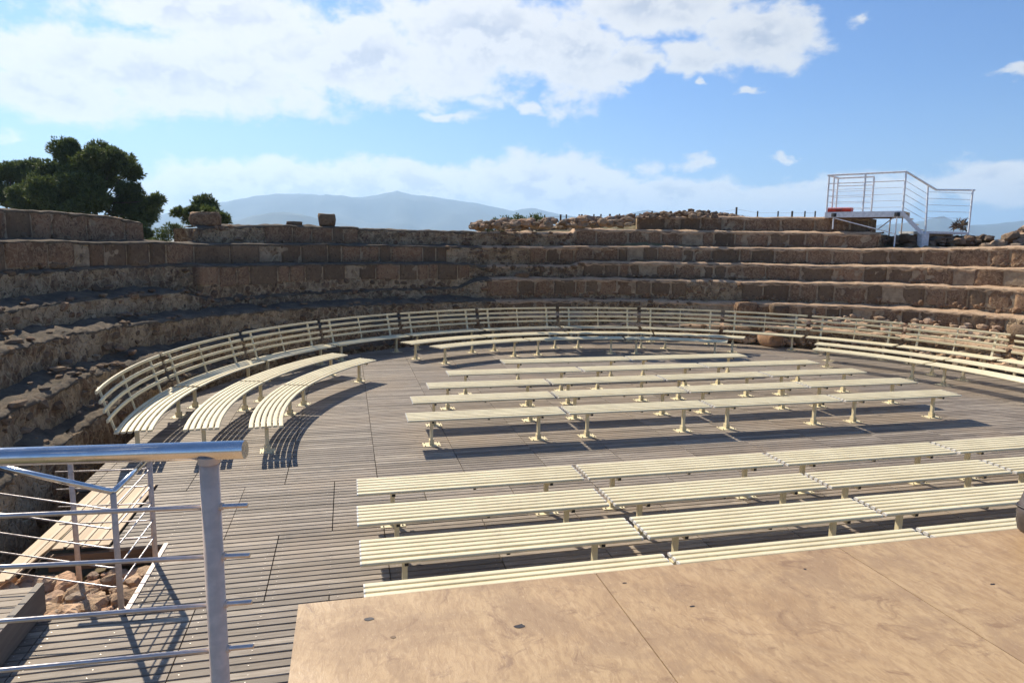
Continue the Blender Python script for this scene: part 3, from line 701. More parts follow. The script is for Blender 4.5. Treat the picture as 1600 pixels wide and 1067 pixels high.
def f_low():
    t = r3.uniform(-6, 66); u = r3.random(); R = 9.70+u*.95; z = .05+(.95 if t < 44 else .5)*u+.06*r3.random()
    if t > 46: R = 9.70+u*.5; z *= .8
    return tpos(R, t, z), 1.0
rubble('rubble', 900, f_low, .035, .15, 'pale pink broken rubble sloping behind the right hand benches', 'rubble', 1, M_PINK)
def f_low2():
    t = r3.uniform(66, 182); u = r3.random(); return tpos(9.68+u*.4, t, -.05+.22*u*r3.random()), .9
rubble('rubble', 420, f_low2, .03, .11, 'brown rubble between the deck edge and the left terrace foot', 'rubble')
def f_mound():
    t = r3.uniform(44, 100); R = r3.uniform(14.2, 20); x, y, _ = tpos(R, t); return (x, y, ground_z(x, y)+.03), 1.0
rubble('rubble', 900, f_mound, .05, .22, 'heap of loose ruin stones behind the upper right wall', 'rubble', 2)
def f_peak():
    c = at_depth(1085, 336, 25.5); a = r3.uniform(0, 6.28); q = r3.random()**.6; x, y = c[0]+2.9*q*math.cos(a), c[1]+1.4*q*math.sin(a)
    return (x, y, 3.93+.30*(1-q)+.08*r3.random()), 1.0
rubble('rubble', 260, f_peak, .06, .17, 'dark crest of stones on top of the mound, near centre right', 'rubble', 1, M_DROCK)
def f_peak2():
    x = r3.uniform(735, 985); c = at_depth(x, 352-(x-735)*.035, r3.uniform(20.6, 22.2)); return (c[0], c[1], c[2]+r3.uniform(-.15, .06)), 1.0
rubble('rubble', 260, f_peak2, .06, .19, 'low bank of pale stones below the fence posts', 'rubble', 2)
def f_right():
    x = r3.uniform(1535, 1700); k = (x-1535)/70; c = at_depth(x, r3.uniform(390-min(1.2, k)*34, 393), r3.uniform(20, 21.5)); return tuple(c), 1.0
rubble('rubble', 260, f_right, .08, .26, 'sunlit tan stone pile at the right edge above the steps', 'rubble', 2)
def f_plat():
    x = r3.uniform(1375, 1545); c = at_depth(x, r3.uniform(372, 385), r3.uniform(21.7, 22.8)); return tuple(c), 1.0
rubble('rubble', 200, f_plat, .07, .24, 'dark broken stones under and beside the white platform', 'rubble', 2, M_DROCK)
def f_pit():
    return (r3.uniform(-3.4, -1.85), r3.uniform(5.75, 6.95), -.30+.14*r3.random()), 1.0
obj('pit_floor', (lambda: mesh('pit_floor', [(-3.7+i*.16, 4.6+j*.16, -.40+.12*fractal((i*.4, j*.4, 1))+.10*max(0, (.16*j-1.3))*0) for j in range(18) for i in range(13)], [(j*13+i, j*13+i+1, (j+1)*13+i+1, (j+1)*13+i) for j in range(17) for i in range(12)], M_GROUND, True))(), kind='structure')
rubble('rubble', 420, f_pit, .03, .12, 'tan rocks filling the pit inside the railing', 'rubble', 2, M_PINK)

# ------------------------------------------------------------------ benches
SEAT = .45; NS = 6; SW = .060; SG = (.455-NS*SW)/(NS-1); ST = .030
def rprof(w, h, c=.007, top=0.0):
    a, b = w/2, h/2
    return [(-a+c, -b), (a-c, -b), (a, -b+c), (a, b-c-.002), (a-c*.6, b-c*.35), (a-c*1.9, b), (-a+c*1.9, b), (-a+c*.6, b-c*.35), (-a, b-c-.002), (-a, -b+c)]
SLATP = rprof(SW, ST)
MESH = {}
def cached(key, fn):
    if key not in MESH: MESH[key] = fn()
    return MESH[key]
def leg_parts(root, loc, rz, depth=.455, back=False):
    """single post on a bolted foot plate, crossbar under the slats; local y points to the back of the seat"""
    def f_leg(): return MB().box(-.022, .022, -.026, .026, .008, SEAT-ST-.041).mesh('leg', M_CREAM)
    def f_plate(): return MB().box(-.13, .13, -.10, .10, .0, .0075).mesh('base_plate', M_CREAM)
    def f_lug():
        mb = MB(); mb.box(-.034, -.0225, -.045, .045, .008, .085); mb.box(.0225, .034, -.045, .045, .008, .085); return mb.mesh('foot_bracket', M_CREAM)
    def f_bolt():
        mb = MB()
        for x in (-.10, .10):
            for y in (-.075, .075): mb.tube([(x, y, .0076), (x, y, .018)], .008, 6)
        return mb.mesh('bolts', M_DARK)
    def f_bar(): return MB().box(-.02, .02, -.21, .21, SEAT-ST-.040, SEAT-ST-.001).mesh('crossbar', M_CREAM)
    def f_open_end(): return MB().box(-.0165, .0165, -.2135, -.2101, SEAT-ST-.036, SEAT-ST-.006).mesh('dark_open_end', M_DARK)  # near-black inset paints the shade inside the open bar end
    leg = obj('leg', cached('leg', f_leg), root, loc, rz)
    obj('base_plate', cached('plate', f_plate), leg); obj('foot_bracket', cached('lug', f_lug), leg); obj('bolts', cached('bolts', f_bolt), leg, kind='stuff')
    bar = obj('crossbar', cached('bar', f_bar), root, loc, rz); obj('dark_open_end', cached('open_end', f_open_end), bar)
def straight_bench(x0, yf, Ln, label, group):
    """x0 left end, yf front edge; origin on the deck under the middle"""
    root = empty('bench', (x0+Ln/2, yf+.2275+random.uniform(-.008, .008), .0), rad(random.uniform(-.22, .22)), label=label, cat='bench', group=group)
    sl = cached(('slat', round(Ln, 3)), lambda: MB().sweep(SLATP, [((-Ln/2+.012, 0, 0), (0, 1, 0), (0, 0, 1)), ((Ln/2-.012, 0, 0), (0, 1, 0), (0, 0, 1))]).mesh('slat', M_CREAM))
    capm = cached('cap', lambda: MB().sweep(rprof(SW-.003, ST-.003), [((-.012, 0, 0), (0, 1, 0), (0, 0, 1)), ((.0, 0, 0), (0, 1, 0), (0, 0, 1))]).mesh('end_cap', M_CAP))
    for k in range(NS):
        y = -.2275+SW/2+k*(SW+SG); dz = -.006 if k == 0 else 0
        s = obj('slat', sl, root, (0, y, SEAT-ST/2+dz))
        obj('end_cap', capm, s, (-Ln/2+.012, 0, 0)); c = obj('end_cap', capm, s, (Ln/2, 0, 0))
    for sx in (-1, 1): leg_parts(root, (sx*(Ln/2-.37), 0, 0), 0)
    tb = obj('tie_bar', cached('tie', lambda: MB().box(-.016, .016, -.215, .21, SEAT-ST-.022, SEAT-ST-.001).mesh('tie_bar', M_CREAM)), root)
    obj('dark_open_end', cached('tie_open_end', lambda: MB().box(-.013, .013, -.2185, -.2151, SEAT-ST-.019, SEAT-ST-.005).mesh('dark_open_end', M_DARK)), tb)  # painted dark for the hollow end of the tie bar
    return root
ORD = ['first', 'second', 'third', 'fourth', 'fifth', 'sixth', 'seventh', 'eighth', 'ninth', 'tenth', 'eleventh', 'twelfth', 'thirteenth']
near = [('half hidden row at the stage edge', 4.505, .075), ('second row from the stage', 5.285, .058), ('third row from the stage', 6.065, .048), ('fourth row from the stage', 6.838, .058)]
for rn, yf, x0 in near:
    for k in range(5):
        straight_bench(x0+k*2.502, yf, 2.445, f'cream slatted bench, {ORD[k]} from the left in the {rn}', 'straight benches near the stage')
far = [('nearest', 9.655, .812, 10.567, 4), ('second', 10.75, .984, 10.709, 4), ('third', 11.83, 1.369, 10.487, 4), ('fourth', 12.97, 1.889, 10.219, 3), ('farthest, shortest', 14.09, 3.254, 9.129, 2)]
for rn, yf, xa, xb, n in far:
    L_ = (xb-xa+.055)/n
    for k in range(n):
        straight_bench(xa+k*L_, yf, L_-.055, f'cream slatted bench, {ORD[k]} from the left in the {rn} middle row', 'straight benches in the middle block')

def curved_bench(cx, cy, Rf, a0, a1, label, group, back=False):
    """a0 > a1 degrees; front edge on radius Rf, seat reaching outwards"""
    am = (a0+a1)/2; Rm = Rf+.2275; loc = (cx+Rm*math.cos(rad(am)), cy+Rm*math.sin(rad(am)), 0); rz = rad(am-90)
    root = empty('curved_bench', loc, rz, label=label, cat='bench', group=group)
    half = rad((a0-a1)/2)
    gapa = (.055 if back else .03)/Rf
    n = 12
    def fr(R, z, lo=-1, hi=1):
        out = []
        for i in range(n+1):
            ph = (half-gapa)*(lo+(hi-lo)*i/n)
            # local frame: y outwards at the middle, x to the right when seen from the centre
            out.append(((R*math.sin(ph), R*math.cos(ph)-Rm, z), (math.sin(ph), math.cos(ph), 0), (0, 0, 1)))
        return out
    for k in range(NS):
        R = Rf+SW/2+k*(SW+SG); obj('slat', MB().sweep(SLATP, fr(R, SEAT-ST/2-(.006 if k == 0 else 0))).mesh('slat', M_CREAM), root)
    legph = [-(half-.34/Rf), half-.34/Rf]
    for ph in legph: leg_parts(root, (Rm*math.sin(ph), Rm*math.cos(ph)-Rm, 0), -ph)
    if back:
        lean = .16; zt = 1.0
        for k in range(4):
            z = .605+k*.131; R = Rf+.475+lean*(z-.45)/.6
            bp = [(a, b) for a, b in rprof(.030, .052 if k < 3 else .048, .006)]
            obj('back_slat', MB().sweep(bp, fr(R, z)).mesh('back_slat', M_CREAM), root)
        for ph, w in ((legph[0], .026), (0, .013), (legph[1], .026)):
            mb = MB(); s, c = math.sin(ph), math.cos(ph)
            fs = []
            for z in (SEAT-ST-.02, .56, zt+.005):
                R = Rf+.502+lean*(z-.45)/.6; fs.append(((R*s, R*c-Rm, z), (c, -s, 0), (s, c, 0)))
            mb.sweep([(-w, -.012), (w, -.012), (w, .012), (-w, .012)], fs); obj('back_post', mb.mesh('back_post', M_CREAM), root)
            if w > .02:
                mb = MB(); mb.sweep([(-.02, -.018), (.02, -.018), (.02, .018), (-.02, .018)], [(((Rf+.30)*s, (Rf+.30)*c-Rm, SEAT-ST-.021), (c, -s, 0), (0, 0, 1)), (((Rf+.50)*s, (Rf+.50)*c-Rm, SEAT-ST-.021), (c, -s, 0), (0, 0, 1))]); obj('back_bracket', mb.mesh('back_bracket', M_CREAM), root)
    return root
CROWS = [('innermost curved row', (5.95, 10.58, 6.90), [('left', [187.3, 164.5, 140.7]), ('middle', [123.2, 100.4, 77.8, 55.1]), ('right', [38, 16.4, -6.5])]),
         ('second curved row', (6.01, 10.74, 7.81), [('left', [187.3, 164.0, 140.2]), ('middle', [125, 107.1, 88.7, 70.4, 52]), ('right', [39, 16.2, -6.8])])]
for rn, (cx, cy, R), arcs in CROWS:
    for side, an in arcs:
        for k in range(len(an)-1):
            curved_bench(cx, cy, R, an[k], an[k+1], f'cream curved bench, {ORD[k]} from the left in the {side} part of the {rn}', 'curved backless benches')
an = [188.6, 169.9, 152.5, 136.4, 120.2, 104.3, 88.1, 72.2, 56.6, 41.5, 26.2, 10.8, -4.6]
for k in range(len(an)-1):
    curved_bench(6.12, 11.08, 8.80, an[k], an[k+1], f'curved bench with slatted backrest, {ORD[k]} from the left along the terrace foot', 'curved benches with backrests', True)

# ------------------------------------------------------------------ railings
def sub(pts, L): return [Vector(p)-Vector(L) for p in pts]
def build_main_rail():
    R0, L0 = Vector((-.274, 1.886, 2.443)), Vector((-.913, 2.037, 2.414))
    d = (L0-R0).normalized(); post = R0+d*.098
    base = Vector((post.x, post.y, 0)); r = empty('stage_railing', base, label='shiny steel railing with thick handrail in the near left corner', cat='railing')
    far_ = R0+d*2.3
    obj('handrail', MB().tube(sub([R0, far_], base), .0245, 28).mesh('handrail', M_RAIL, False), r)
    for o_ in r.children: o_.data.polygons.foreach_set('use_smooth', [len(p.vertices) == 4 for p in o_.data.polygons])
    for k, dd in enumerate((.098, 2.1)):
        q = R0+d*dd; top = Vector((q.x, q.y, q.z-.034)); b0 = Vector((q.x, q.y, .0))
        p = obj('post', MB().tube(sub([b0, top], base), .0255, 24).mesh('post', M_POST, False), r)
        p.data.polygons.foreach_set('use_smooth', [len(f.vertices) == 4 for f in p.data.polygons])
        obj('saddle', MB().tube(sub([top, top+Vector((0, 0, .018))], base), .0285, 16).mesh('saddle', M_POST), r)
        obj('foot_plate', MB().box(q.x-base.x-.07, q.x-base.x+.07, q.y-base.y-.07, q.y-base.y+.07, .0, .008).mesh('foot_plate', M_POST), r)
    zr = [2.287, 2.144, 2.007, 1.875, 1.743, 1.61]; zl = [2.249, 2.103, 1.945, 1.80, 1.66, 1.52]
    for a, b in zip(zr, zl):
        A = Vector((R0.x+.0, R0.y-.02, a)); B_ = Vector((L0.x, L0.y-.02, b)); e = (B_-A).normalized(); A = A+Vector((.0, 0, 0))
        pp = A+e*.098; pp2 = Vector((post.x, post.y, pp.z)); sh = pp2-pp; A += sh
        rod = obj('rod', MB().tube(sub([A, A+e*2.3], base), .0068, 10).mesh('rod', M_ROD, True), r)
        c0 = A+e*.066
        obj('collar', MB().tube(sub([c0, c0+e*.016], base), .0105, 12).mesh('collar', M_POST), rod)
build_main_rail()
def build_pit_rail():
    A = Vector((-1.83, 5.76, 0)); B_ = Vector((-1.79, 6.63, 0)); C_ = Vector((-2.46, 6.70, 0))
    W_ = A+Vector((-1.35, .32, 0)); rise = .31
    r = empty('pit_railing', A, label='steel guard railing with bent rods standing around the rocky pit', cat='railing')
    for n_, q, h, zb in (('post', A, 1.0, 0), ('post', B_, 1.0, -.15), ('post', C_, 1.0, -.30), ('post', W_, 1.0+rise, -.5)):
        o = obj(n_, MB().tube(sub([(q.x, q.y, zb), (q.x, q.y, h)], A), .0225, 16).mesh('post', M_POST, True), r)
    Z = Vector((0, 0, 1))
    for a, b in (((W_+Z*(1.01+rise)), A+Z*1.01), (A+Z*1.0101, B_+Z*1.01), (B_+Z*1.0102, C_+Vector((-.12, .012, 0))+Z*1.01)):
        o = obj('handrail', MB().tube(sub([a, b], A), .024, 20).mesh('handrail', M_RAIL, True), r)
    def bent(a, b, ea, eb, drop=.028):
        """rod running beside the posts, its ends bent into them"""
        d = (b-a).normalized(); side = Vector((d.y, -d.x, 0))*.0
        pts = [a]
        if ea: pts += [a+d*.03-Z*drop*.8, a+d*.07-Z*drop]
        else: pts = [a-Z*drop]
        if eb: pts += [b-d*.07-Z*drop, b-d*.03-Z*drop*.8, b]
        else: pts += [b-Z*drop]
        return pts
    for z in (.89, .725, .56, .395, .23):
        obj('rod', MB().tube(sub(bent(W_+Z*(z+rise*.62), A+Z*z, 0, 1), A), .0065, 8).mesh('rod', M_ROD, True), r)
        obj('rod', MB().tube(sub(bent(A+Z*(z+.02), B_+Z*(z+.045), 1, 1), A), .0065, 8).mesh('rod', M_ROD, True), r)
        obj('rod', MB().tube(sub(bent(B_+Z*(z+.045), C_+Vector((-.13, .015, 0))+Z*(z+.04), 1, 0), A), .0065, 8).mesh('rod', M_ROD, True), r)
    obj('foot_clamp', MB().tube(sub([A-Z*.0, A+Z*.03], A), .03, 12).mesh('foot_clamp', M_POST), r)
build_pit_rail()

# ------------------------------------------------------------------ white viewing platform
def build_platform():
    FL = Vector(at_depth(1290, 330, 22.6)); FR = Vector(at_depth(1412, 330, 21.2)); FL.z = FR.z = 4.15
    e = (FR-FL).normalized(); o = Vector((-e.y, e.x, 0));                    # o: outwards, away from the camera
    if o.y < 0: o = -o
    Wd = (FR-FL).length; base = Vector((FL.x, FL.y, 3.5)); D = 1.15
    r = empty('viewing_platform', base, label='white steel viewing platform with cable railing on the upper right steps', cat='platform')
    def pt(u, v, z): return FL+e*u+o*v+Vector((0, 0, z-4.15))-base
    def bar(name, a, b, rr, m=M_WHITE, n=8, par=None): return obj(name, MB().tube([a, b], rr, n).mesh(name, m, n > 8), par or r)
    def slab(name, u0, u1, v0, v1, z0, z1, m=M_WHITE):
        c = [pt(u, v, z) for z in (z0, z1) for u, v in ((u0, v0), (u1, v0), (u1, v1), (u0, v1))]
        return obj(name, MB().add(c, [(0, 3, 2, 1), (4, 5, 6, 7), (0, 1, 5, 4), (1, 2, 6, 5), (2, 3, 7, 6), (3, 0, 4, 7)]).mesh(name, m), r)
    slab('edge_beam', 0, Wd, -.03, .03, 3.97, 4.15); slab('edge_beam', 0, Wd, D-.03, D+.03, 3.97, 4.15); slab('edge_beam', -.03, .03, .031, D-.031, 3.97, 4.15)
    slab('floor_board', .031, Wd, .031, D*.5-.003, 4.10, 4.148, M_RAMP); slab('floor_board', .031, Wd, D*.5+.003, D-.031, 4.10, 4.148, M_RAMP)
    slab('edge_beam', .04, Wd-.3, .28, .34, 3.93, 4.09, M_BEAM)
    zt = 5.33
    posts = [(0.03, 0), (Wd*.49, 0), (Wd-.03, 0), (.03, D*.55), (.03, D), (Wd*.5, D)]
    for u, v in posts: bar('post', pt(u, v, 3.97), pt(u, v, zt), .030)
    bar('handrail', pt(-.02, 0, zt+.01), pt(Wd-.03, 0, zt+.01), .032); bar('handrail', pt(.03, 0, zt+.009), pt(.03, D, zt+.009), .032); bar('handrail', pt(.03, D, zt+.008), pt(Wd*.5, D, zt+.008), .03)
    bar('mid_rail', pt(0, 0, zt-.26), pt(Wd-.03, 0, zt-.26), .016); bar('mid_rail', pt(.03, D, zt-.26), pt(Wd*.5, D, zt-.26), .016)
    for k in range(4):
        z = zt-.46-.20*k; bar('cable', pt(0, 0, z), pt(Wd-.03, 0, z), .0075); bar('cable', pt(.03, 0, z+.01), pt(.03, D, z+.01), .0075); bar('cable', pt(.03, D, z+.02), pt(Wd*.5, D, z+.02), .0075)
    # stair flight and lower landing to the right
    T0 = FR-base; E1 = Vector(at_depth(1446, 366, 21.6))-base; E2 = Vector(at_depth(1513, 363, 22.2))-base
    H0 = pt(Wd-.03, 0, zt+.01); P1 = Vector(at_depth(1450, 291, 21.6))-base; H1 = Vector(at_depth(1463, 297, 21.7))-base; H2 = Vector(at_depth(1523, 297.5, 22.2))-base
    bar('handrail', H0, H1, .032); bar('handrail', H1, H2, .03)
    mb = MB(); a, b = T0+Vector((0, 0, -.02)), E1+Vector((0, 0, .0)); up = Vector((0, 0, .17))
    mb.add([a-up, b-up, b, a, a-up+o*.05, b-up+o*.05, b+o*.05, a+o*.05], [(0, 1, 2, 3), (4, 7, 6, 5), (0, 4, 5, 1), (3, 2, 6, 7), (1, 5, 6, 2), (0, 3, 7, 4)]); obj('stringer', mb.mesh('stringer', M_WHITE), r)
    for k in range(4):
        f = (k+.5)/4; c = a+(b-a)*f; dx = (b-a).normalized()*.12
        mb = MB(); q = [c-dx+o*.051, c+dx+o*.051, c+dx+o*.95, c-dx+o*.95]; zz = min(v.z for v in q)-.06
        q = [Vector((v.x, v.y, zz)) for v in q]; u2 = Vector((0, 0, .03)); mb.add(q+[v+u2 for v in q], [(0, 3, 2, 1), (4, 5, 6, 7), (0, 1, 5, 4), (1, 2, 6, 5), (2, 3, 7, 6), (3, 0, 4, 7)]); obj('tread', mb.mesh('tread', M_RAMP), r)
    bar('post', Vector((E1.x, E1.y, E1.z-.1)), Vector((P1.x, P1.y, P1.z)), .03); bar('post', E2+Vector((0, 0, -.12)), Vector((E2.x, E2.y, H2.z)), .03)
    Pl = E1+Vector((-.08, 0, -.45)); obj('pedestal', MB().box(Pl.x-.13, Pl.x+.13, Pl.y-.1, Pl.y+.1, Pl.z-.05, E1.z+.02).mesh('pedestal', M_WHITE), r)
    f1 = (H2-H1).normalized()
    for k in range(5):
        z1 = H0.z-.27-.2*k; z2 = P1.z-.24-.2*k
        bar('cable', Vector((H0.x, H0.y, z1)), Vector((P1.x, P1.y, z2)), .0075)
        z3 = H2.z-.12-.2*k; bar('cable', Vector((P1.x, P1.y, z3+.0)), Vector((E2.x, E2.y, z3)), .0075)
    la, lb = E1+Vector((.02, .02, -.02)), E2+Vector((0, 0, .0))
    mb = MB(); d2 = (lb-la); oo = Vector((-d2.y, d2.x, 0)).normalized()*1.0
    if oo.y < 0: oo = -oo
    q = [la, lb, lb+oo, la+oo]; zz = lb.z; q = [Vector((v.x, v.y, zz-.07)) for v in q]; u2 = Vector((0, 0, .07)); mb.add(q+[v+u2 for v in q], [(0, 3, 2, 1), (4, 5, 6, 7), (0, 1, 5, 4), (1, 2, 6, 5), (2, 3, 7, 6), (3, 0, 4, 7)]); obj('landing', mb.mesh('landing', M_WHITE), r)
    mb = MB(); mb.box(-.3, .3, -.25, .25, 0, .25); mid = (la+lb)/2+oo*.5
    obj('landing_support', mesh('landing_support', [(v[0]*1.6+mid.x, v[1]*1.2+mid.y, v[2]+zz-.33) for v in mb.v], mb.f, M_RAMP), r)
    # legs and braces
    q1 = Vector(at_depth(1397, 386, 21.35))-base; q0 = Vector(at_depth(1301, 358, 22.3))-base
    t1 = Vector((q1.x, q1.y, 4.0-base.z)); t0 = Vector((q0.x, q0.y, 4.0-base.z))
    bar('leg', q1, t1, .022); bar('leg', q0, t0, .022); bar('brace', t0+Vector((0, 0, -.05)), q1+(t1-q1)*.42, .016)
    bar('brace', t1+Vector((.05, .1, 0)), q1+Vector((.12, .9, .55)), .016, M_POST)
    for u, v in ((.5, D), (1.0, D-.1), (Wd-.2, D), (Wd-.55, D)): bar('leg', pt(u, v, 3.0), pt(u, v, 3.97), .02, M_POST)
    for t in (t0, t1): obj('clamp', MB().box(t.x-.055, t.x+.055, t.y-.06, t.y+.05, t.z-.02, t.z+.10).mesh('clamp', M_DARK), r)
    obj('foot_pad', MB().box(q1.x-.09, q1.x+.09, q1.y-.07, q1.y+.07, q1.z-.05, q1.z+.0).mesh('foot_pad', M_BEAM), r)
    # red case lying on the platform
    c = FL+e*.39+o*.22
    mb = MB(); prof = rprof(.30, .15, .035); mb.sweep(prof, [(tuple(-e*.37), tuple(o), (0, 0, 1)), (tuple(-e*.355), tuple(o), (0, 0, 1)), (tuple(e*.355), tuple(o), (0, 0, 1)), (tuple(e*.37), tuple(o), (0, 0, 1))])
    cs = empty('red_case', (c.x, c.y, 4.15), label='flat red case lying on the floor of the white platform', cat='case')
    obj('body', mesh('body', [(v[0], v[1], v[2]+.076) for v in mb.v], mb.f, M_RED), cs)
    mb = MB().box(-.4, .4, -.16, .16, .0, .004)
    lid = MB().sweep(rprof(.312, .016, .003), [(tuple(-e*.374), tuple(o), (0, 0, 1)), (tuple(e*.374), tuple(o), (0, 0, 1))]); obj('rim', mesh('rim', [(v[0], v[1], v[2]+.09) for v in lid.v], lid.f, M_RED), cs)
    hp = [Vector(e*-.08)-o*.15+Vector((0, 0, .06)), Vector(e*-.08)-o*.185+Vector((0, 0, .06)), Vector(e*.08)-o*.185+Vector((0, 0, .06)), Vector(e*.08)-o*.15+Vector((0, 0, .06))]
    obj('handle', MB().tube(hp, .01, 6).mesh('handle', M_DARK), cs)
build_platform()

# ------------------------------------------------------------------ wire fences on the mound
def build_fence(pxs, d0, top, label, wires=True, extra=()):
    pts = []
    for px in pxs:
        c = at_depth(px, top(px), d0); pts.append(Vector(c))
    base = Vector((pts[0].x, pts[0].y, pts[0].z-1.0)); r = empty('wire_fence', base, label=label, cat='fence')
    for i, p in enumerate(pts):
        th = .022 if i % 3 else .03
        obj('post', MB().box(p.x-base.x-th, p.x-base.x+th, p.y-base.y-th, p.y-base.y+th, p.z-base.z-1.15, p.z-base.z).mesh('post', M_WIRE), r)
    for k in range(3):
        obj('wire', MB().tube([p-base-Vector((0, 0, .08+.22*k)) for p in pts], .004, 4).mesh('wire', M_WIRE), r)
build_fence([830, 838, 851, 876, 885, 905, 909, 928, 939, 953, 968, 992, 1000], 26, lambda x: 336-(x-830)*.012, 'dark wire fence posts on the stony bank right of centre')
build_fence([1019, 1067, 1119, 1151, 1184, 1216, 1238, 1258, 1274], 30, lambda x: 330 if x != 1151 else 324, 'thin wire fence behind the crest of stones')

# ------------------------------------------------------------------ trees and shrubs
def build_tree(name, label, lobes, D, trunk, mat=M_PINE, dens=260, tuft=.17, group=None, thick=.16, full=1.26, base_n=30):
    """lobes: (photo x, y, radius px) of each foliage mass at distance D, spread in depth"""
    r4 = random.Random(int(lobes[0][0]*7+lobes[0][1])); k = D/FPX
    bx, by = trunk; bp = Vector(at_depth(bx, by, D)); gz = ground_z(bp.x, bp.y)-.1; base = Vector((bp.x, bp.y, gz))
    r = empty(name, base, label=label, cat='tree' if name.endswith('tree') else 'shrub', group=group)
    V = []; Fc = []; br = MB(); top = None
    f2 = Vector((CF[0], CF[1], 0)).normalized()
    centres = []
    for (x, y, rr) in lobes:
        c0 = Vector(at_depth(x, y, D)); R0 = rr*k*full; c0 += f2*r4.uniform(-1.1, 1.1)*R0*1.2
        for _s in range(3):
            c = c0+Vector((r4.uniform(-1, 1), r4.uniform(-1, 1), r4.uniform(-.8, .9)))*R0*.60; centres.append((c, R0*r4.uniform(.50, .92), _s))
    topc = max(centres, key=lambda q: q[0].z)[0]
    mid = sum((q[0] for q in centres), Vector())/len(centres)
    fork = Vector((base.x+(mid.x-base.x)*.35, base.y+(mid.y-base.y)*.35, base.z+(mid.z-base.z)*.7))
    br.tube([base, (base+fork)/2+Vector((.1, 0, 0)), fork, (fork+topc)/2, topc], thick, 8, True, [thick, thick*.8, thick*.62, thick*.35, .02])
    for c, R, si in centres:
        s = fork+(mid-fork)*r4.uniform(0, .6); m1 = (s+c)/2+Vector((r4.uniform(-.2, .2), r4.uniform(-.2, .2), r4.uniform(-.25, .05)))*R
        if si == 0: br.tube([s, m1, c], .05, 5, True, [thick*.3, thick*.17, .01])
        n = int(dens*(R/.8)**2*1.15)+base_n
        for _ in range(n):
            d = Vector((r4.gauss(0, 1), r4.gauss(0, 1), r4.gauss(0, 1))).normalized(); q = r4.random()**.42
            bumpy = 1+.38*mn.noise(d*2.3+c*.7)
            p = c+Vector((d.x*R, d.y*R, d.z*R*.80))*q*bumpy
            ax = (d+Vector((r4.uniform(-.6, .6), r4.uniform(-.6, .6), r4.uniform(.0, .9)))).normalized()
            u = ax.cross(Vector((r4.gauss(0, 1), r4.gauss(0, 1), r4.gauss(0, 1)))).normalized(); w = ax.cross(u)
            for _k in range(5):
                an = r4.uniform(0, 6.28); sp = r4.uniform(.35, 1.0); dd = (ax+(u*math.cos(an)+w*math.sin(an))*sp).normalized(); ln = tuft*r4.uniform(.7, 1.25)
                sd2 = dd.cross(ax); sd2 = (sd2.normalized() if sd2.length > .01 else u)*ln*.16
                i0 = len(V); V += [p-sd2, p+sd2, p+dd*ln]; Fc.append((i0, i0+1, i0+2))
    obj('crown', mesh('crown', [v-base for v in V], Fc, mat), r)
    obj('trunk', mesh('trunk', [Vector(v)-base for v in br.v], br.f, M_BARK, True), r)
def Z(l): return [(x/3.81, y/3.81+190, r/3.81) for x, y, r in l]
build_tree('pine_tree', 'tall dark pine with a broad crown behind the left wall', Z([(430, 185, 75), (540, 170, 70), (660, 190, 72), (745, 260, 75), (620, 270, 85), (470, 270, 95), (770, 300, 48), (400, 380, 100), (520, 410, 85), (660, 420, 100), (790, 400, 50), (350, 450, 85), (450, 500, 90), (600, 500, 90), (720, 510, 85), (850, 500, 65), (930, 492, 42), (830, 560, 50), (850, 640, 46), (872, 690, 38), (560, 350, 45)]), 36, (142, 372), dens=800, group='pines behind the left wall')
build_tree('pine_tree', 'lower pine standing just left of the tall pine', Z([(275, 290, 62), (220, 345, 70), (330, 280, 55), (200, 425, 75), (280, 420, 80), (260, 500, 70), (180, 480, 60)]), 39, (62, 372), dens=800, group='pines behind the left wall')
build_tree('pine_tree', 'thin pine at the left edge with sky showing through', Z([(95, 270, 62), (50, 290, 60), (110, 330, 55), (10, 330, 60), (-20, 420, 80), (95, 450, 60), (30, 480, 70), (120, 500, 40)]), 42, (18, 372), dens=620, group='pines behind the left wall')
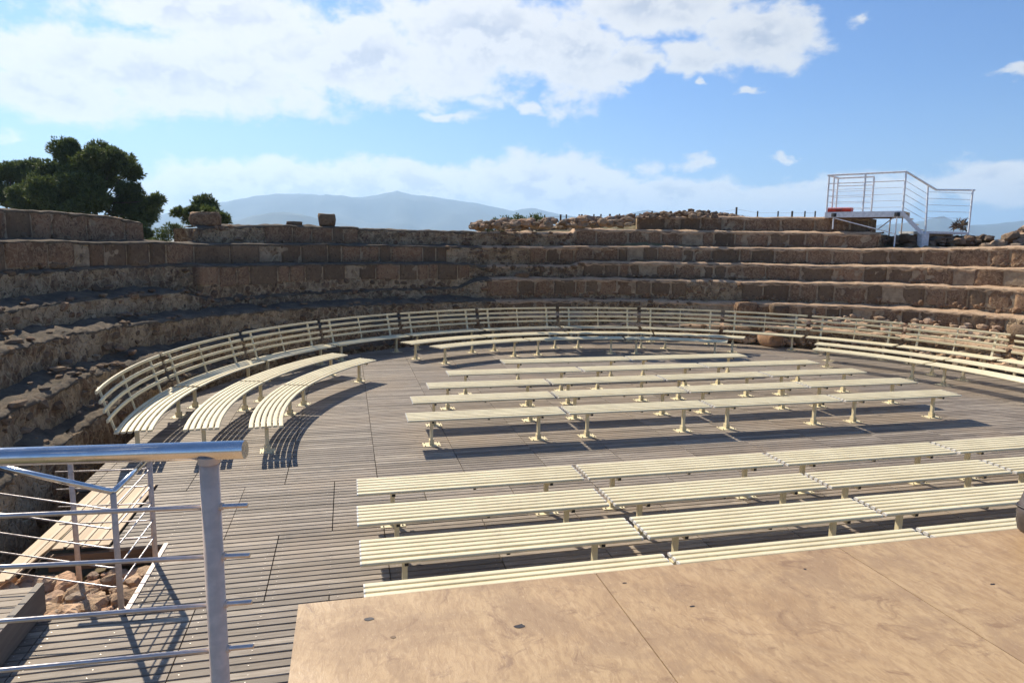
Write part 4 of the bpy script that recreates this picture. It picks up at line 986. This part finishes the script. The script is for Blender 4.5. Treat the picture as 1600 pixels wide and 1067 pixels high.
build_tree('pine_tree', 'small round pine behind the perched block on the wall', Z([(1190, 500, 52), (1250, 500, 60), (1310, 550, 52), (1100, 560, 42), (1150, 530, 45), (1340, 590, 30), (1075, 545, 28), (1260, 570, 60)]), 30, (308, 372), dens=800, tuft=.13, thick=.08)
build_tree('shrub', 'low green bush in the gap of the left wall', Z([(1000, 665, 45), (960, 690, 40), (1030, 640, 28), (930, 710, 30)]), 24, (258, 376), dens=420, tuft=.09, thick=.03)
build_tree('shrub', 'bright green shrub at the left end of the stony bank', [(770, 353, 9), (785, 350, 10), (760, 356, 8), (800, 350, 8)], 24, (778, 362), M_SHRUB, dens=900, tuft=.07, thick=.02)
build_tree('shrub', 'bright green shrub beside the first fence posts', [(815, 347, 10), (832, 345, 11), (848, 348, 9)], 25, (828, 360), M_SHRUB, dens=900, tuft=.07, thick=.02)
build_tree('shrub', 'dry twiggy bush beside the low white landing', [(1500, 353, 8), (1508, 350, 7), (1492, 356, 6)], 22.8, (1502, 366), M_BARK, dens=20, tuft=.17, thick=.012, base_n=4)

# ------------------------------------------------------------------ bag on the stage
def build_bag():
    c = Vector((3.375, 2.50, SZ)); r = empty('bag', c, rad(20), label='dark grey leather bag cut off by the right edge', cat='bag')
    v, fc = stone_verts(.22, .14, .155, 2.6, 4, .38, .05); zb = min(q[2] for q in v)
    obj('body', mesh('body', [(x*(1-.25*max(0, z)/.155), y, z-zb) for x, y, z in v], fc, M_BAG, True), r)
    ring = []
    for k in range(41):
        a = 2*PI*k/40; d = Vector((math.cos(a), math.sin(a)))
        # piping that follows the body at shoulder height
        best = max((q for q in v if abs(q[2]-.03) < .03), key=lambda q: (q[0]*d.x+q[1]*d.y)/math.hypot(q[0], q[1]))
        rr = math.hypot(best[0], best[1])*.99; ring.append((d.x*rr, d.y*rr, .03-zb))
    obj('piping', MB().tube(ring, .006, 6).mesh('piping', M_PIPE, True), r)
    obj('handle', MB().tube([(-.08, 0, .27), (-.07, 0, .36), (0, 0, .39), (.07, 0, .36), (.08, 0, .27)], .011, 8).mesh('handle', M_BAG, True), r)
build_bag()
